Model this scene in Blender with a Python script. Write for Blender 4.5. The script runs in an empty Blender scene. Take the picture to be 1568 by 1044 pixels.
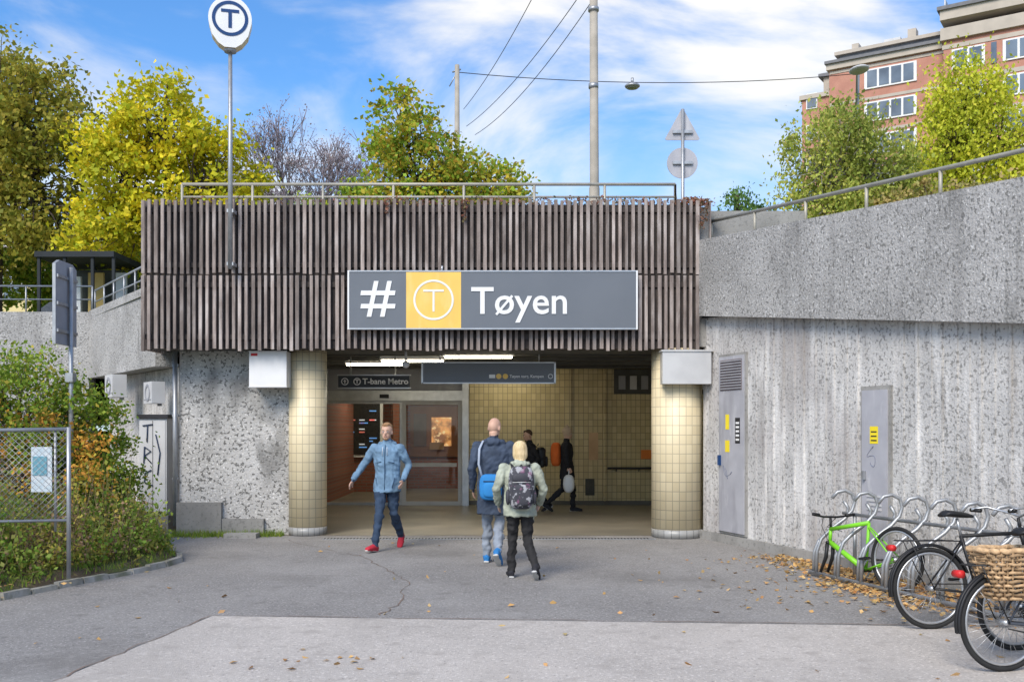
import bpy, math, random
import numpy as np
from mathutils import Vector, Matrix, noise
random.seed(7); rng=np.random.default_rng(7)
sc=bpy.context.scene
sc.view_settings.view_transform='Standard'; sc.view_settings.look='None'; sc.view_settings.exposure=0
COL=sc.collection
R=math.radians
# ---------------------------------------------------------------- materials
def newmat(name):
    m=bpy.data.materials.new(name); m.use_nodes=True; nt=m.node_tree; nt.nodes.clear()
    out=nt.nodes.new('ShaderNodeOutputMaterial'); b=nt.nodes.new('ShaderNodeBsdfPrincipled')
    nt.links.new(b.outputs[0],out.inputs[0]); return m,nt,b,out
def rgba(c): return (c[0],c[1],c[2],1)
def mixc(nt,fac,a,b,mode='MIX'):
    n=nt.nodes.new('ShaderNodeMix'); n.data_type='RGBA'; n.blend_type=mode
    for sock,v in ((n.inputs[0],fac),(n.inputs[6],a),(n.inputs[7],b)):
        if hasattr(v,'links') or hasattr(v,'is_linked'): nt.links.new(v,sock)
        elif isinstance(v,(int,float)): sock.default_value=v
        else: sock.default_value=rgba(v)
    return n.outputs[2]
def coords(nt,stretch=(1,1,1)):
    tc=nt.nodes.new('ShaderNodeTexCoord'); mp=nt.nodes.new('ShaderNodeMapping'); mp.inputs['Scale'].default_value=stretch
    nt.links.new(tc.outputs['Object'],mp.inputs[0]); return mp.outputs[0]
def nz(nt,scale,stretch=(1,1,1),lo=.35,hi=.65,to=1.0,detail=5):
    t=nt.nodes.new('ShaderNodeTexNoise'); t.inputs['Scale'].default_value=scale; t.inputs['Detail'].default_value=detail
    nt.links.new(coords(nt,stretch),t.inputs['Vector'])
    r=nt.nodes.new('ShaderNodeMapRange'); r.inputs[1].default_value=lo; r.inputs[2].default_value=hi; r.inputs[4].default_value=to
    nt.links.new(t.outputs[0],r.inputs[0]); return r.outputs[0]
def bump(nt,b,scale,strength,stretch=(1,1,1),dist=.02):
    t=nt.nodes.new('ShaderNodeTexNoise'); t.inputs['Scale'].default_value=scale; t.inputs['Detail'].default_value=4
    nt.links.new(coords(nt,stretch),t.inputs['Vector'])
    bp=nt.nodes.new('ShaderNodeBump'); bp.inputs['Strength'].default_value=strength; bp.inputs['Distance'].default_value=dist
    nt.links.new(t.outputs[0],bp.inputs['Height']); nt.links.new(bp.outputs[0],b.inputs['Normal'])
def surf(name,c1,c2=None,scale=3,rough=.8,metal=0,bmp=0,bscale=40,stretch=(1,1,1),lo=.35,hi=.65,layers=(),spec=.3,island=0):
    m,nt,b,out=newmat(name)
    c=None
    if c2 is None: c2=tuple(x*.8 for x in c1)
    c=mixc(nt,nz(nt,scale,stretch,lo,hi),c1,c2)
    for (lc,ls,l0,l1,lst,lt) in layers:
        c=mixc(nt,nz(nt,ls,lst,l0,l1,lt),c,lc)
    if island:
        g=nt.nodes.new('ShaderNodeNewGeometry'); r=nt.nodes.new('ShaderNodeMapRange')
        r.inputs[3].default_value=1-island; r.inputs[4].default_value=1+island
        nt.links.new(g.outputs['Random Per Island'],r.inputs[0])
        cb=nt.nodes.new('ShaderNodeCombineXYZ')
        for i in range(3): nt.links.new(r.outputs[0],cb.inputs[i])
        c=mixc(nt,1.0,c,cb.outputs[0],'MULTIPLY')
    nt.links.new(c,b.inputs['Base Color'])
    b.inputs['Roughness'].default_value=rough; b.inputs['Metallic'].default_value=metal
    b.inputs['Specular IOR Level'].default_value=spec
    if bmp: bump(nt,b,bscale,bmp)
    return m
def emis(name,c,s):
    m,nt,b,out=newmat(name); b.inputs['Base Color'].default_value=rgba(c)
    b.inputs['Emission Color'].default_value=rgba(c); b.inputs['Emission Strength'].default_value=s; return m
def leafmat(name,cols,nscale=.8,trans=.35):
    m,nt,b,out=newmat(name)
    g=nt.nodes.new('ShaderNodeNewGeometry'); cr=nt.nodes.new('ShaderNodeValToRGB')
    nt.links.new(g.outputs['Random Per Island'],cr.inputs[0])
    el=cr.color_ramp.elements; el[0].color=rgba(cols[0]); el[0].position=0; el[1].color=rgba(cols[-1]); el[1].position=1
    for i,c in enumerate(cols[1:-1]):
        e=el.new((i+1)/(len(cols)-1)); e.color=rgba(c)
    v=nz(nt,nscale,lo=.35,hi=.65,to=1.0,detail=2)
    c=mixc(nt,v,(.74,.78,.70),(1.25,1.2,1.1))
    c=mixc(nt,1.0,cr.outputs[0],c,'MULTIPLY')
    nt.links.new(c,b.inputs['Base Color']); b.inputs['Roughness'].default_value=.6; b.inputs['Specular IOR Level'].default_value=.2
    t=nt.nodes.new('ShaderNodeBsdfTranslucent'); nt.links.new(c,t.inputs[0])
    ms=nt.nodes.new('ShaderNodeMixShader'); ms.inputs[0].default_value=trans
    nt.links.new(b.outputs[0],ms.inputs[1]); nt.links.new(t.outputs[0],ms.inputs[2]); nt.links.new(ms.outputs[0],out.inputs[0])
    return m
def tilemat(name,c1,c2,mortar,w,h,cyl_r=None,off=0.0,mort=.005,rough=.35,axis='X'):
    m,nt,b,out=newmat(name)
    tc=nt.nodes.new('ShaderNodeTexCoord'); sp=nt.nodes.new('ShaderNodeSeparateXYZ'); nt.links.new(tc.outputs['Object'],sp.inputs[0])
    cb=nt.nodes.new('ShaderNodeCombineXYZ')
    if cyl_r:
        a=nt.nodes.new('ShaderNodeMath'); a.operation='ARCTAN2'; nt.links.new(sp.outputs[0],a.inputs[0]); 
        ng=nt.nodes.new('ShaderNodeMath'); ng.operation='MULTIPLY'; ng.inputs[1].default_value=-1; nt.links.new(sp.outputs[1],ng.inputs[0]); nt.links.new(ng.outputs[0],a.inputs[1])
        mu=nt.nodes.new('ShaderNodeMath'); mu.operation='MULTIPLY'; mu.inputs[1].default_value=cyl_r; nt.links.new(a.outputs[0],mu.inputs[0])
        ad=nt.nodes.new('ShaderNodeMath'); ad.inputs[1].default_value=10; nt.links.new(mu.outputs[0],ad.inputs[0]); nt.links.new(ad.outputs[0],cb.inputs[0])
    else:
        ad=nt.nodes.new('ShaderNodeMath'); ad.inputs[1].default_value=40; nt.links.new(sp.outputs[0 if axis=='X' else 1],ad.inputs[0]); nt.links.new(ad.outputs[0],cb.inputs[0])
    nt.links.new(sp.outputs[2],cb.inputs[1])
    br=nt.nodes.new('ShaderNodeTexBrick'); br.offset=off; br.squash=1; nt.links.new(cb.outputs[0],br.inputs['Vector'])
    br.inputs['Color1'].default_value=rgba(c1); br.inputs['Color2'].default_value=rgba(c2); br.inputs['Mortar'].default_value=rgba(mortar)
    br.inputs['Scale'].default_value=1; br.inputs['Mortar Size'].default_value=mort; br.inputs['Brick Width'].default_value=w; br.inputs['Row Height'].default_value=h
    br.inputs['Mortar Smooth'].default_value=.1
    c=mixc(nt,nz(nt,1.5,lo=.4,hi=.75,to=.3),br.outputs[0],tuple(x*.6 for x in c1))
    nt.links.new(c,b.inputs['Base Color']); b.inputs['Roughness'].default_value=rough
    bp=nt.nodes.new('ShaderNodeBump'); bp.inputs['Strength'].default_value=.3; bp.inputs['Distance'].default_value=.004; bp.invert=True
    nt.links.new(br.outputs[1],bp.inputs['Height']); nt.links.new(bp.outputs[0],b.inputs['Normal'])
    return m
U=(1,1,1)
asphalt=surf('asphalt',(.275,.262,.247),(.225,.214,.202),.6,.9,bmp=.5,bscale=120,layers=[((.54,.52,.49),40,.56,.65,U,.6),((.07,.067,.063),34,.57,.66,U,.6),((.36,.345,.325),1.3,.5,.75,(1,.4,1),.5),((.165,.155,.143),.5,.54,.70,U,.65),((.15,.14,.13),5,.58,.72,U,.5),((.36,.345,.325),9,.55,.7,U,.4)])
pale=surf('pale_asphalt',(.49,.45,.405),(.42,.387,.35),.8,.9,bmp=.4,bscale=120,layers=[((.76,.71,.65),40,.56,.65,U,.55),((.17,.155,.14),36,.59,.68,U,.6),((.36,.33,.295),.9,.50,.70,(1,.3,1),.65),((.31,.28,.25),5,.55,.70,U,.55),((.60,.56,.51),11,.57,.68,U,.4)])
floorm=surf('station_floor',(.27,.235,.18),(.20,.18,.14),1.2,.4,layers=[((.12,.11,.09),40,.55,.7,U,.4),((.12,.11,.09),.7,.5,.7,U,.5)])
pebble=surf('pebble_concrete',(.55,.535,.51),(.45,.437,.415),1.2,.9,bmp=.8,bscale=35,layers=[((.11,.108,.10),24,.565,.60,U,.85),((.82,.80,.77),29,.60,.64,U,.8),((.27,.262,.245),.9,.56,.8,(1,1,.6),.55),((.13,.125,.115),1.8,.56,.70,(1,1,.6),.65)])
bandm=surf('wall_band_concrete',(.42,.41,.395),(.33,.322,.31),1.5,.9,bmp=.8,bscale=35,layers=[((.13,.128,.12),26,.555,.60,U,.75),((.68,.67,.65),31,.60,.65,U,.7),((.16,.155,.148),2.6,.55,.72,(1,1,.16),.6),((.22,.215,.205),.6,.5,.7,U,.4),((.07,.068,.06),5,.64,.74,(1,1,.1),.55)])
boardm=surf('board_concrete',(.57,.555,.535),(.46,.45,.435),1.5,.9,bmp=.6,bscale=35,layers=[((.20,.195,.185),25,.55,.605,U,.8),((.84,.82,.79),6,.50,.64,(1,1,.14),.5),((.33,.305,.28),4,.54,.68,(1,1,.14),.5),((.31,.28,.275),.8,.48,.68,U,.45),((.17,.16,.15),9,.63,.73,(1,1,.09),.45)])
plain=surf('plain_concrete',(.34,.33,.31),(.27,.262,.245),2,.9,bmp=.3,layers=[((.15,.145,.135),1.5,.5,.7,(1,1,.3),.6),((.12,.115,.11),20,.55,.65,U,.4)])
kerbm=surf('kerb_stone',(.40,.385,.35),(.25,.24,.20),4,.9,bmp=.4,layers=[((.12,.13,.06),5,.5,.65,U,.6)])
slatm=surf('weathered_slat',(.31,.258,.23),(.18,.145,.128),3,.85,stretch=(6,6,1),layers=[((.48,.43,.40),2.4,.50,.7,(3,3,.8),.65),((.07,.055,.05),1.3,.53,.7,(2,2,.5),.6)],island=.34,bmp=.3)
darkback=surf('dark_backing',(.085,.07,.063),(.05,.042,.038),3)
darkceil=surf('dark_ceiling',(.10,.10,.09),(.07,.07,.065),3,.7)
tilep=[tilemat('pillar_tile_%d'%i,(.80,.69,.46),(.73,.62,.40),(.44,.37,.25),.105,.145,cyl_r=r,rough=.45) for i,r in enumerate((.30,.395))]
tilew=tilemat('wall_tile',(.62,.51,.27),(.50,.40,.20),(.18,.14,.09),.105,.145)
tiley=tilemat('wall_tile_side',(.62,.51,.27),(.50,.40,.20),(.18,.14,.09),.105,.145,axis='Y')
skirt=tilemat('skirting_tile',(.36,.36,.35),(.25,.25,.24),(.12,.12,.12),.105,.145,cyl_r=.35)
skirtf=surf('skirting_dark',(.16,.15,.13))
brick=tilemat('red_brick',(.34,.11,.07),(.25,.075,.045),(.20,.15,.12),.25,.08,off=.5,rough=.8,mort=.01)
white=surf('white_paint',(.78,.78,.77),(.72,.72,.71),3,.45)
signgrey=surf('sign_grey',(.145,.16,.18),(.135,.15,.17),2,.4)
signdark=surf('sign_dark_grey',(.06,.068,.08),(.055,.062,.074),2,.6,spec=.15)
signyel=surf('sign_yellow',(.83,.54,.12),(.77,.50,.12),3,.4,layers=[((.85,.66,.28),6,.5,.7,(1,1,.3),.4)])
navy=surf('sign_blue',(.015,.055,.17),(.012,.05,.15),3,.4)
cream=surf('cream_plastic',(.75,.62,.42),(.68,.56,.38),3,.4)
steel=surf('galvanised_steel',(.42,.43,.44),(.33,.34,.35),9,.45,metal=.6)
greypaint=surf('grey_paint',(.33,.335,.36),(.28,.285,.31),3,.5,layers=[((.5,.5,.51),4,.6,.75,(1,1,.3),.4)])
doorpaint=surf('door_paint',(.42,.42,.45),(.35,.35,.38),3,.5,layers=[((.22,.22,.24),3,.55,.7,(1,1,.25),.5),((.6,.6,.6),8,.6,.7,(1,1,.3),.35)])
lgrey=surf('light_grey_paint',(.58,.58,.58),(.50,.50,.50),2,.5,layers=[((.35,.33,.3),2,.6,.8,(1,1,.3),.5)])
silver=surf('silver_panel',(.62,.61,.59),(.5,.49,.48),2,.4,metal=.3)
black=surf('black_plastic',(.02,.02,.022),(.015,.015,.015),5,.45)
rubber=surf('rubber',(.03,.03,.03),(.02,.02,.02),5,.8)
alu=surf('aluminium',(.55,.56,.57),(.45,.46,.47),6,.35,metal=.7)
green=surf('green_paint',(.22,.62,.03),(.19,.55,.03),5,.3)
red=surf('red_paint',(.6,.03,.03),(.5,.02,.02),5,.4)
orange=surf('orange_board',(.75,.22,.04),(.7,.2,.04),5,.6)
yellow=surf('yellow_sheet',(.85,.68,.03),(.8,.62,.03),5,.5)
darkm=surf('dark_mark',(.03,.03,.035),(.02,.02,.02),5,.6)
inkm=surf('graffiti_ink',(.03,.05,.10),(.02,.03,.06),5,.6)
inkl=surf('faded_ink',(.16,.18,.26),(.12,.14,.2),5,.6)
bark=surf('bark',(.12,.09,.07),(.07,.055,.04),6,.9,bmp=.5,stretch=(3,3,.5))
barkg=surf('grey_bark',(.26,.22,.24),(.19,.16,.18),6,.9)
soil=surf('soil',(.15,.11,.07),(.09,.07,.045),5,.95,bmp=.7,bscale=25,layers=[((.14,.17,.05),3,.45,.6,U,.8),((.35,.25,.12),14,.58,.66,U,.6)])
grassm=surf('upper_grass',(.10,.14,.03),(.14,.13,.05),1,.95)
wicker=surf('wicker',(.50,.34,.19),(.34,.22,.12),25,.8,bmp=.6,island=.35)
concpole=surf('pole_concrete',(.40,.36,.30),(.32,.29,.24),4,.8)
m,nt,b,out=newmat('glass'); glassm=m
t=nt.nodes.new('ShaderNodeBsdfTransparent'); t.inputs[0].default_value=(.88,.90,.88,1); g=nt.nodes.new('ShaderNodeBsdfGlossy'); g.inputs['Roughness'].default_value=.03
ms=nt.nodes.new('ShaderNodeMixShader'); ms.inputs[0].default_value=.07
nt.links.new(t.outputs[0],ms.inputs[1]); nt.links.new(g.outputs[0],ms.inputs[2]); nt.links.new(ms.outputs[0],out.inputs[0])
winm=surf('window_glass',(.16,.20,.25),(.08,.10,.13),.5,.08,spec=.9)
tube_on=emis('lit_tube',(1,.92,.70),21)
m,nt,b,out=newmat('warm_shop_light'); warm_on=m
cc=mixc(nt,nz(nt,3.2,lo=.4,hi=.6),(.9,.42,.13),(.25,.10,.04)); cc=mixc(nt,nz(nt,9,lo=.55,hi=.65,to=.6),cc,(1,.75,.4))
nt.links.new(cc,b.inputs['Base Color']); nt.links.new(cc,b.inputs['Emission Color']); b.inputs['Emission Strength'].default_value=.8
# ---------------------------------------------------------------- mesh builder
class MB:
    def __init__(s): s.v=[];s.f=[];s.m=[];s.sm=[];s.mats=[];s.M=None
    def add(s,vs,fs,mat,smooth=False):
        if mat not in s.mats: s.mats.append(mat)
        k=s.mats.index(mat); o=len(s.v)
        if s.M is not None: vs=[tuple(s.M@Vector(p)) for p in vs]
        s.v+= [tuple(p) for p in vs]; s.f+=[tuple(i+o for i in f) for f in fs]; s.m+=[k]*len(fs); s.sm+=[smooth]*len(fs)
    def hex(s,p,mat):
        s.add(p,[(3,2,1,0),(4,5,6,7),(0,1,5,4),(1,2,6,5),(2,3,7,6),(3,0,4,7)],mat)
    def box(s,x0,x1,y0,y1,z0,z1,mat):
        s.hex([(x0,y0,z0),(x1,y0,z0),(x1,y1,z0),(x0,y1,z0),(x0,y0,z1),(x1,y0,z1),(x1,y1,z1),(x0,y1,z1)],mat)
    def quad(s,a,b,c,d,mat): s.add([a,b,c,d],[(0,1,2,3)],mat)
    def tube(s,pts,r,mat,n=8,ref=None,smooth=True):
        P=[Vector(p) for p in pts]; k=len(P)
        if not isinstance(r,(list,tuple)) : r=[r]*k
        elif len(r)!=k: r=[r]*k
        vs=[]; prev=None
        for i in range(k):
            t=(P[min(i+1,k-1)]-P[max(i-1,0)])
            if t.length<1e-9: t=Vector((0,0,1))
            t.normalize()
            if ref is not None: a=Vector(ref)
            elif prev is not None: a=prev
            else: a=Vector((1,0,0)) if abs(t.x)<.8 else Vector((0,1,0))
            a=a-t*a.dot(t)
            if a.length<1e-6: a=t.orthogonal()
            a.normalize(); prev=a; bb=t.cross(a)
            ra,rb=(r[i] if isinstance(r[i],(list,tuple)) else (r[i],r[i]))
            for j in range(n):
                th=2*math.pi*j/n; vs.append(P[i]+a*(ra*math.cos(th))+bb*(rb*math.sin(th)))
        fs=[(i*n+j,i*n+(j+1)%n,(i+1)*n+(j+1)%n,(i+1)*n+j) for i in range(k-1) for j in range(n)]
        fs+=[tuple(range(n))[::-1],tuple((k-1)*n+j for j in range(n))]
        s.add(vs,fs,mat,smooth)
    def ell(s,c,r,mat,nu=14,nv=9,e=1.0,smooth=True,rot=None):
        if not isinstance(r,(list,tuple)): r=(r,r,r)
        sg=lambda x:math.copysign(abs(x)**e,x)
        vs=[];c=Vector(c)
        for i in range(nv+1):
            ph=-math.pi/2+math.pi*i/nv
            for j in range(nu):
                th=2*math.pi*j/nu
                p=Vector((r[0]*sg(math.cos(ph))*sg(math.cos(th)),r[1]*sg(math.cos(ph))*sg(math.sin(th)),r[2]*sg(math.sin(ph))))
                if rot is not None: p=rot@p
                vs.append(c+p)
        fs=[(i*nu+j,i*nu+(j+1)%nu,(i+1)*nu+(j+1)%nu,(i+1)*nu+j) for i in range(nv) for j in range(nu)]
        s.add(vs,fs,mat,smooth)
    def prism(s,poly,y0,y1,mat,side=None):
        n=len(poly); side=side or mat
        s.add([(x,y0,z) for x,z in poly],[tuple(range(n))],mat)
        s.add([(x,y1,z) for x,z in poly],[tuple(range(n))[::-1]],mat)
        s.add([(x,y0,z) for x,z in poly]+[(x,y1,z) for x,z in poly],[(i,i+n,(i+1)%n+n,(i+1)%n) for i in range(n)],side)
    def ring(s,cx,cz,r0,r1,y0,y1,mat,n=40):
        vs=[]
        for i in range(n):
            a=2*math.pi*i/n
            for r,y in ((r0,y0),(r1,y0),(r1,y1),(r0,y1)): vs.append((cx+r*math.cos(a),y,cz+r*math.sin(a)))
        fs=[]
        for i in range(n):
            k=(i+1)%n
            for j in range(4): l=(j+1)%4; fs.append((i*4+j,i*4+l,k*4+l,k*4+j))
        s.add(vs,fs,mat)
    def torus(s,c,Rr,r,mat,n=36,m=8,a0=0,a1=360):
        full=(a1-a0)>=360; vs=[];N=n if full else n+1
        for i in range(N):
            a=R(a0+(a1-a0)*i/n)
            for j in range(m):
                b=2*math.pi*j/m; q=Rr+r*math.cos(b)
                vs.append((c[0]+q*math.cos(a),c[1]+r*math.sin(b),c[2]+q*math.sin(a)))
        fs=[((i%N)*m+j,(i%N)*m+(j+1)%m,((i+1)%N)*m+(j+1)%m,((i+1)%N)*m+j) for i in range(n) for j in range(m)]
        s.add(vs,fs,mat,True)
    def obj(s,name,origin=None):
        me=bpy.data.meshes.new(name)
        v=s.v
        if origin is not None: v=[(p[0]-origin[0],p[1]-origin[1],p[2]-origin[2]) for p in v]
        me.from_pydata(v,[],s.f)
        for m in s.mats: me.materials.append(m)
        me.polygons.foreach_set('material_index',s.m); me.polygons.foreach_set('use_smooth',s.sm); me.update()
        o=bpy.data.objects.new(name,me); COL.objects.link(o)
        if origin is not None: o.location=origin
        return o
def group(name,kids):
    e=bpy.data.objects.new(name,None); COL.objects.link(e); e.empty_display_size=.2
    for k in kids:
        k.parent=e
    return e
def text(name,body,size,x,y,z,mat,ext=.004,off=0,shear=0,align='LEFT',rot=(90,0,0)):
    cu=bpy.data.curves.new(name,'FONT'); cu.body=body; cu.size=size; cu.extrude=ext; cu.offset=off; cu.shear=shear; cu.align_x=align; cu.resolution_u=4
    t=bpy.data.objects.new(name,cu); COL.objects.link(t)
    dg=bpy.context.evaluated_depsgraph_get(); me=bpy.data.meshes.new_from_object(t.evaluated_get(dg))
    bpy.data.objects.remove(t); me.materials.clear(); me.materials.append(mat)
    o=bpy.data.objects.new(name,me); COL.objects.link(o); o.location=(x,y,z); o.rotation_euler=[R(a) for a in rot]; return o
# ---------------------------------------------------------------- leaves
def leaves_mesh(name,pos,size,mat,flat=False,droop=0):
    n=len(pos); pos=np.asarray(pos,float)
    a=rng.normal(size=(n,3)); 
    if droop: a[:,2]-=droop; 
    if flat: a[:,2]*=.15
    a/=np.linalg.norm(a,axis=1)[:,None]
    b=rng.normal(size=(n,3))
    if flat: b[:,2]*=.15
    b-=a*np.sum(a*b,axis=1)[:,None]; b/=np.linalg.norm(b,axis=1)[:,None]
    s=size*rng.uniform(.55,1.3,n)[:,None]
    c=np.cross(a,b)*.12
    V=np.empty((n,4,3)); V[:,0]=pos-a*s*.5; V[:,1]=pos+b*s*.32+c*s; V[:,2]=pos+a*s*.5; V[:,3]=pos-b*s*.32+c*s
    me=bpy.data.meshes.new(name); me.vertices.add(n*4); me.vertices.foreach_set('co',V.reshape(-1))
    me.loops.add(n*4); me.loops.foreach_set('vertex_index',np.arange(n*4,dtype=np.int32))
    me.polygons.add(n); me.polygons.foreach_set('loop_start',np.arange(0,n*4,4,dtype=np.int32))
    me.materials.append(mat); me.update(calc_edges=True); me.validate()
    o=bpy.data.objects.new(name,me); COL.objects.link(o); return o
def blob_pts(blobs,nclump):
    vol=np.array([b[1][0]*b[1][1]*b[1][2] for b in blobs])**.8; vol/=vol.sum(); out=[]
    for (c,r),w in zip(blobs,vol):
        k=max(3,int(nclump*w)); d=rng.normal(size=(k,3)); d/=np.linalg.norm(d,axis=1)[:,None]
        rad=rng.uniform(.25,1.15,k)**.5
        out.append(np.array(c)+d*rad[:,None]*np.array(r))
    return out
def tree(name,base,top,blobs,nclump,per,size,cr,lm,bm=None,tr=.16,droop=0,zst=.8):
    bm=bm or bark; mb=MB(); base=Vector(base); top=Vector(top)
    mid=base.lerp(top,.5)+Vector((random.uniform(-.15,.15),random.uniform(-.15,.15),0))
    mb.tube([base,mid,top],[tr,tr*.75,tr*.4],bm,8)
    cl=blob_pts(blobs,nclump); P=[]
    for (c,r),pts in zip(blobs,cl):
        c=Vector(c); s0=base.lerp(top,random.uniform(.45,.8)); m1=s0.lerp(c,.5)+Vector((random.uniform(-.2,.2),random.uniform(-.2,.2),random.uniform(-.1,.2)))
        mb.tube([s0,m1,c],[tr*.5,tr*.35,tr*.2],bm,6)
        for p in pts:
            q=m1.lerp(c,random.random()); pv=Vector(p); h=q.lerp(pv,.5)+Vector((random.uniform(-.2,.2),random.uniform(-.2,.2),random.uniform(-.05,.2)))
            mb.tube([q,h,pv],[tr*.14,tr*.1,tr*.04],bm,4)
        k=rng.integers(int(per*.4),int(per*1.6)+1,len(pts))
        for p,kk in zip(pts,k):
            rr=cr*rng.uniform(.6,1.3)
            P.append(p+rng.normal(size=(kk,3))*np.array([rr,rr,rr*zst])*.55)
    t=mb.obj('trunk_and_limbs')
    kids=[t]
    if per>0: kids.append(leaves_mesh('foliage',np.concatenate(P),size,lm,droop=droop))
    return group(name,kids)
def bare_tree(name,base,h,spread,mat,depth=6,seed=1,leaf=None):
    rd=random.Random(seed); mb=MB(); tips=[]
    def grow(p,d,l,r,k):
        q=p+d*l; mb.tube([p,q],[r,r*.7],mat,4 if k<4 else 6)
        if k<=1: tips.append(q)
        if k==0: return
        for i in range(3 if k>1 else 2):
            nd=(d+Vector((rd.gauss(0,spread),rd.gauss(0,spread),rd.gauss(.1,spread*.6)))).normalized()
            grow(q if rd.random()<.6 else p.lerp(q,rd.uniform(.5,.9)),nd,l*rd.uniform(.66,.86),max(.012,r*.62),k-1)
    grow(Vector(base),Vector((0,0,1)),h*.27,.17,depth)
    kids=[mb.obj('trunk_and_limbs')]
    if leaf:
        P=np.array([t[:] for t in tips]); P=np.repeat(P,2,axis=0)+rng.normal(size=(len(P)*2,3))*.22
        kids.append(leaves_mesh('twigs',P,.10,leaf))
    return group(name,kids)
# ================================================================ GROUND
mb=MB(); mb.quad((-600,-600,0),(600,-600,0),(600,600,0),(-600,600,0),asphalt); mb.obj('ground')
mb=MB(); P=[(-2.71,9.0),(-3.08,6.66),(-4.3,-1),(-4.3,-12),(12,-12),(8.5,0),(6.8,4),(5.6,7.4),(5.05,8.42)]
mb.add([(x,y,.004) for x,y in P][::1],[tuple(range(len(P)))],pale); mb.obj('plaza_pavement')
mb=MB(); mb.quad((-4.2,15.75,.004),(4.6,15.75,.004),(4.6,29,.004),(-4.2,29,.004),floorm); mb.obj('station_floor')
mb=MB(); mb.box(-2.9,2.2,15.2,15.34,.001,.009,steel)
for i in range(100): mb.box(-2.88+i*.05,-2.86+i*.05,15.21,15.33,.0092,.0125,darkm)
mb.obj('drain_grate')
crackm=surf('crack_dirt',(.24,.17,.13),(.15,.12,.10),8,.95)
def crack(mb,pts,w,z=.0045):
    pp=[]
    for i in range(len(pts)-1):
        a=Vector(pts[i]);b=Vector(pts[i+1])
        for k in range(8): pp.append(a.lerp(b,k/8)+Vector((random.uniform(-.035,.035),random.uniform(-.03,.03))))
    pp.append(Vector(pts[-1]))
    for i in range(len(pp)-1):
        d=(pp[i+1]-pp[i]).normalized(); n=Vector((-d.y,d.x))*w*random.uniform(.2,1)
        mb.add([(pp[i].x-n.x,pp[i].y-n.y,z),(pp[i].x+n.x,pp[i].y+n.y,z),(pp[i+1].x+n.x,pp[i+1].y+n.y,z),(pp[i+1].x-n.x,pp[i+1].y-n.y,z)],[(0,3,2,1)],crackm)
mb=MB(); crack(mb,[(-2.9,14.4),(-2.0,13.2),(-1.5,12.0),(-1.15,11.0),(-1.1,9.6),(-1.2,9.05)],.008)
crack(mb,[(-3.4,15.2),(-3.1,14.6),(-2.9,14.4)],.008); crack(mb,[(-2.71,9.01),(0,8.83),(2.5,8.65),(5.0,8.45)],.010,.0085)
crack(mb,[(-2.71,9.0),(-2.9,7.8),(-3.08,6.66)],.009,.0085)
mb.obj('pavement_crack')
def wall_x(d): return 8.04-.33*d
mb=MB()
mb.quad((-600,24,4.0),(600,24,4.0),(600,700,4.0),(-600,700,4.0),grassm)
mb.add([(-600,19.3,3.9),(-8.7,20.3,3.9),(-5.9,16.2,3.9),(-5.6,16.2,3.9),(-5.6,24,4.0),(-600,24,4.0)],[(0,1,2,3,4,5)],grassm)
mb.add([(2.9,24,4.0),(2.9,15.9,4.3),(3.1,15.6,4.3),(wall_x(0)+.2,0,3.0),(wall_x(-30)+.2,-30,3.0),(600,-30,4.0),(600,24,4.0)],[(0,1,2,3,4,5,6)],grassm)
mb.obj('upper_ground')
kerb=[(3,-8.2),(6,-6.6),(8,-5.75),(9.85,-5.07),(10.9,-4.72),(11.6,-4.45),(12.2,-4.27),(12.7,-4.24),(13.1,-4.38),(13.6,-4.75),(14.3,-5.12),(15.1,-5.38),(15.9,-5.45)]
def bedz(x,y,xk):
    d=xk-x; return .07+min(.55,max(0,d)*.24)+.05*noise.noise(Vector((x*1.3,y*1.3,0)))
mb=MB(); rows=[];nc=24
for y,xk in kerb+[(19.2,-5.9)]:
    for j in range(nc):
        x=xk-.08-(j/(nc-1))**1.5*9; rows.append((x,y,bedz(x,y,xk) if j else .04))
mb.add(rows,[(i*nc+j,i*nc+j+1,(i+1)*nc+j+1,(i+1)*nc+j) for i in range(len(kerb)) for j in range(nc-1)],soil,True)
mb.obj('planting_bed')
mb=MB()
kp=[Vector((x,y)) for y,x in kerb]
for i in range(len(kp)-1):
    n=max(1,int((kp[i+1]-kp[i]).length/.30))
    for k in range(n):
        a=kp[i].lerp(kp[i+1],k/n+.012); b=kp[i].lerp(kp[i+1],(k+1)/n-.012); d=(b-a).normalized(); q=Vector((-d.y,d.x))*random.uniform(.042,.055); h=.055+random.uniform(-.015,.015)
        mb.hex([(a.x+q.x,a.y+q.y,0),(a.x-q.x,a.y-q.y,0),(b.x-q.x,b.y-q.y,0),(b.x+q.x,b.y+q.y,0),(a.x+q.x*.8,a.y+q.y*.8,h),(a.x-q.x*.7,a.y-q.y*.7,h),(b.x-q.x*.7,b.y-q.y*.7,h),(b.x+q.x*.8,b.y+q.y*.8,h)],kerbm)
mb.obj('kerb')
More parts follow.
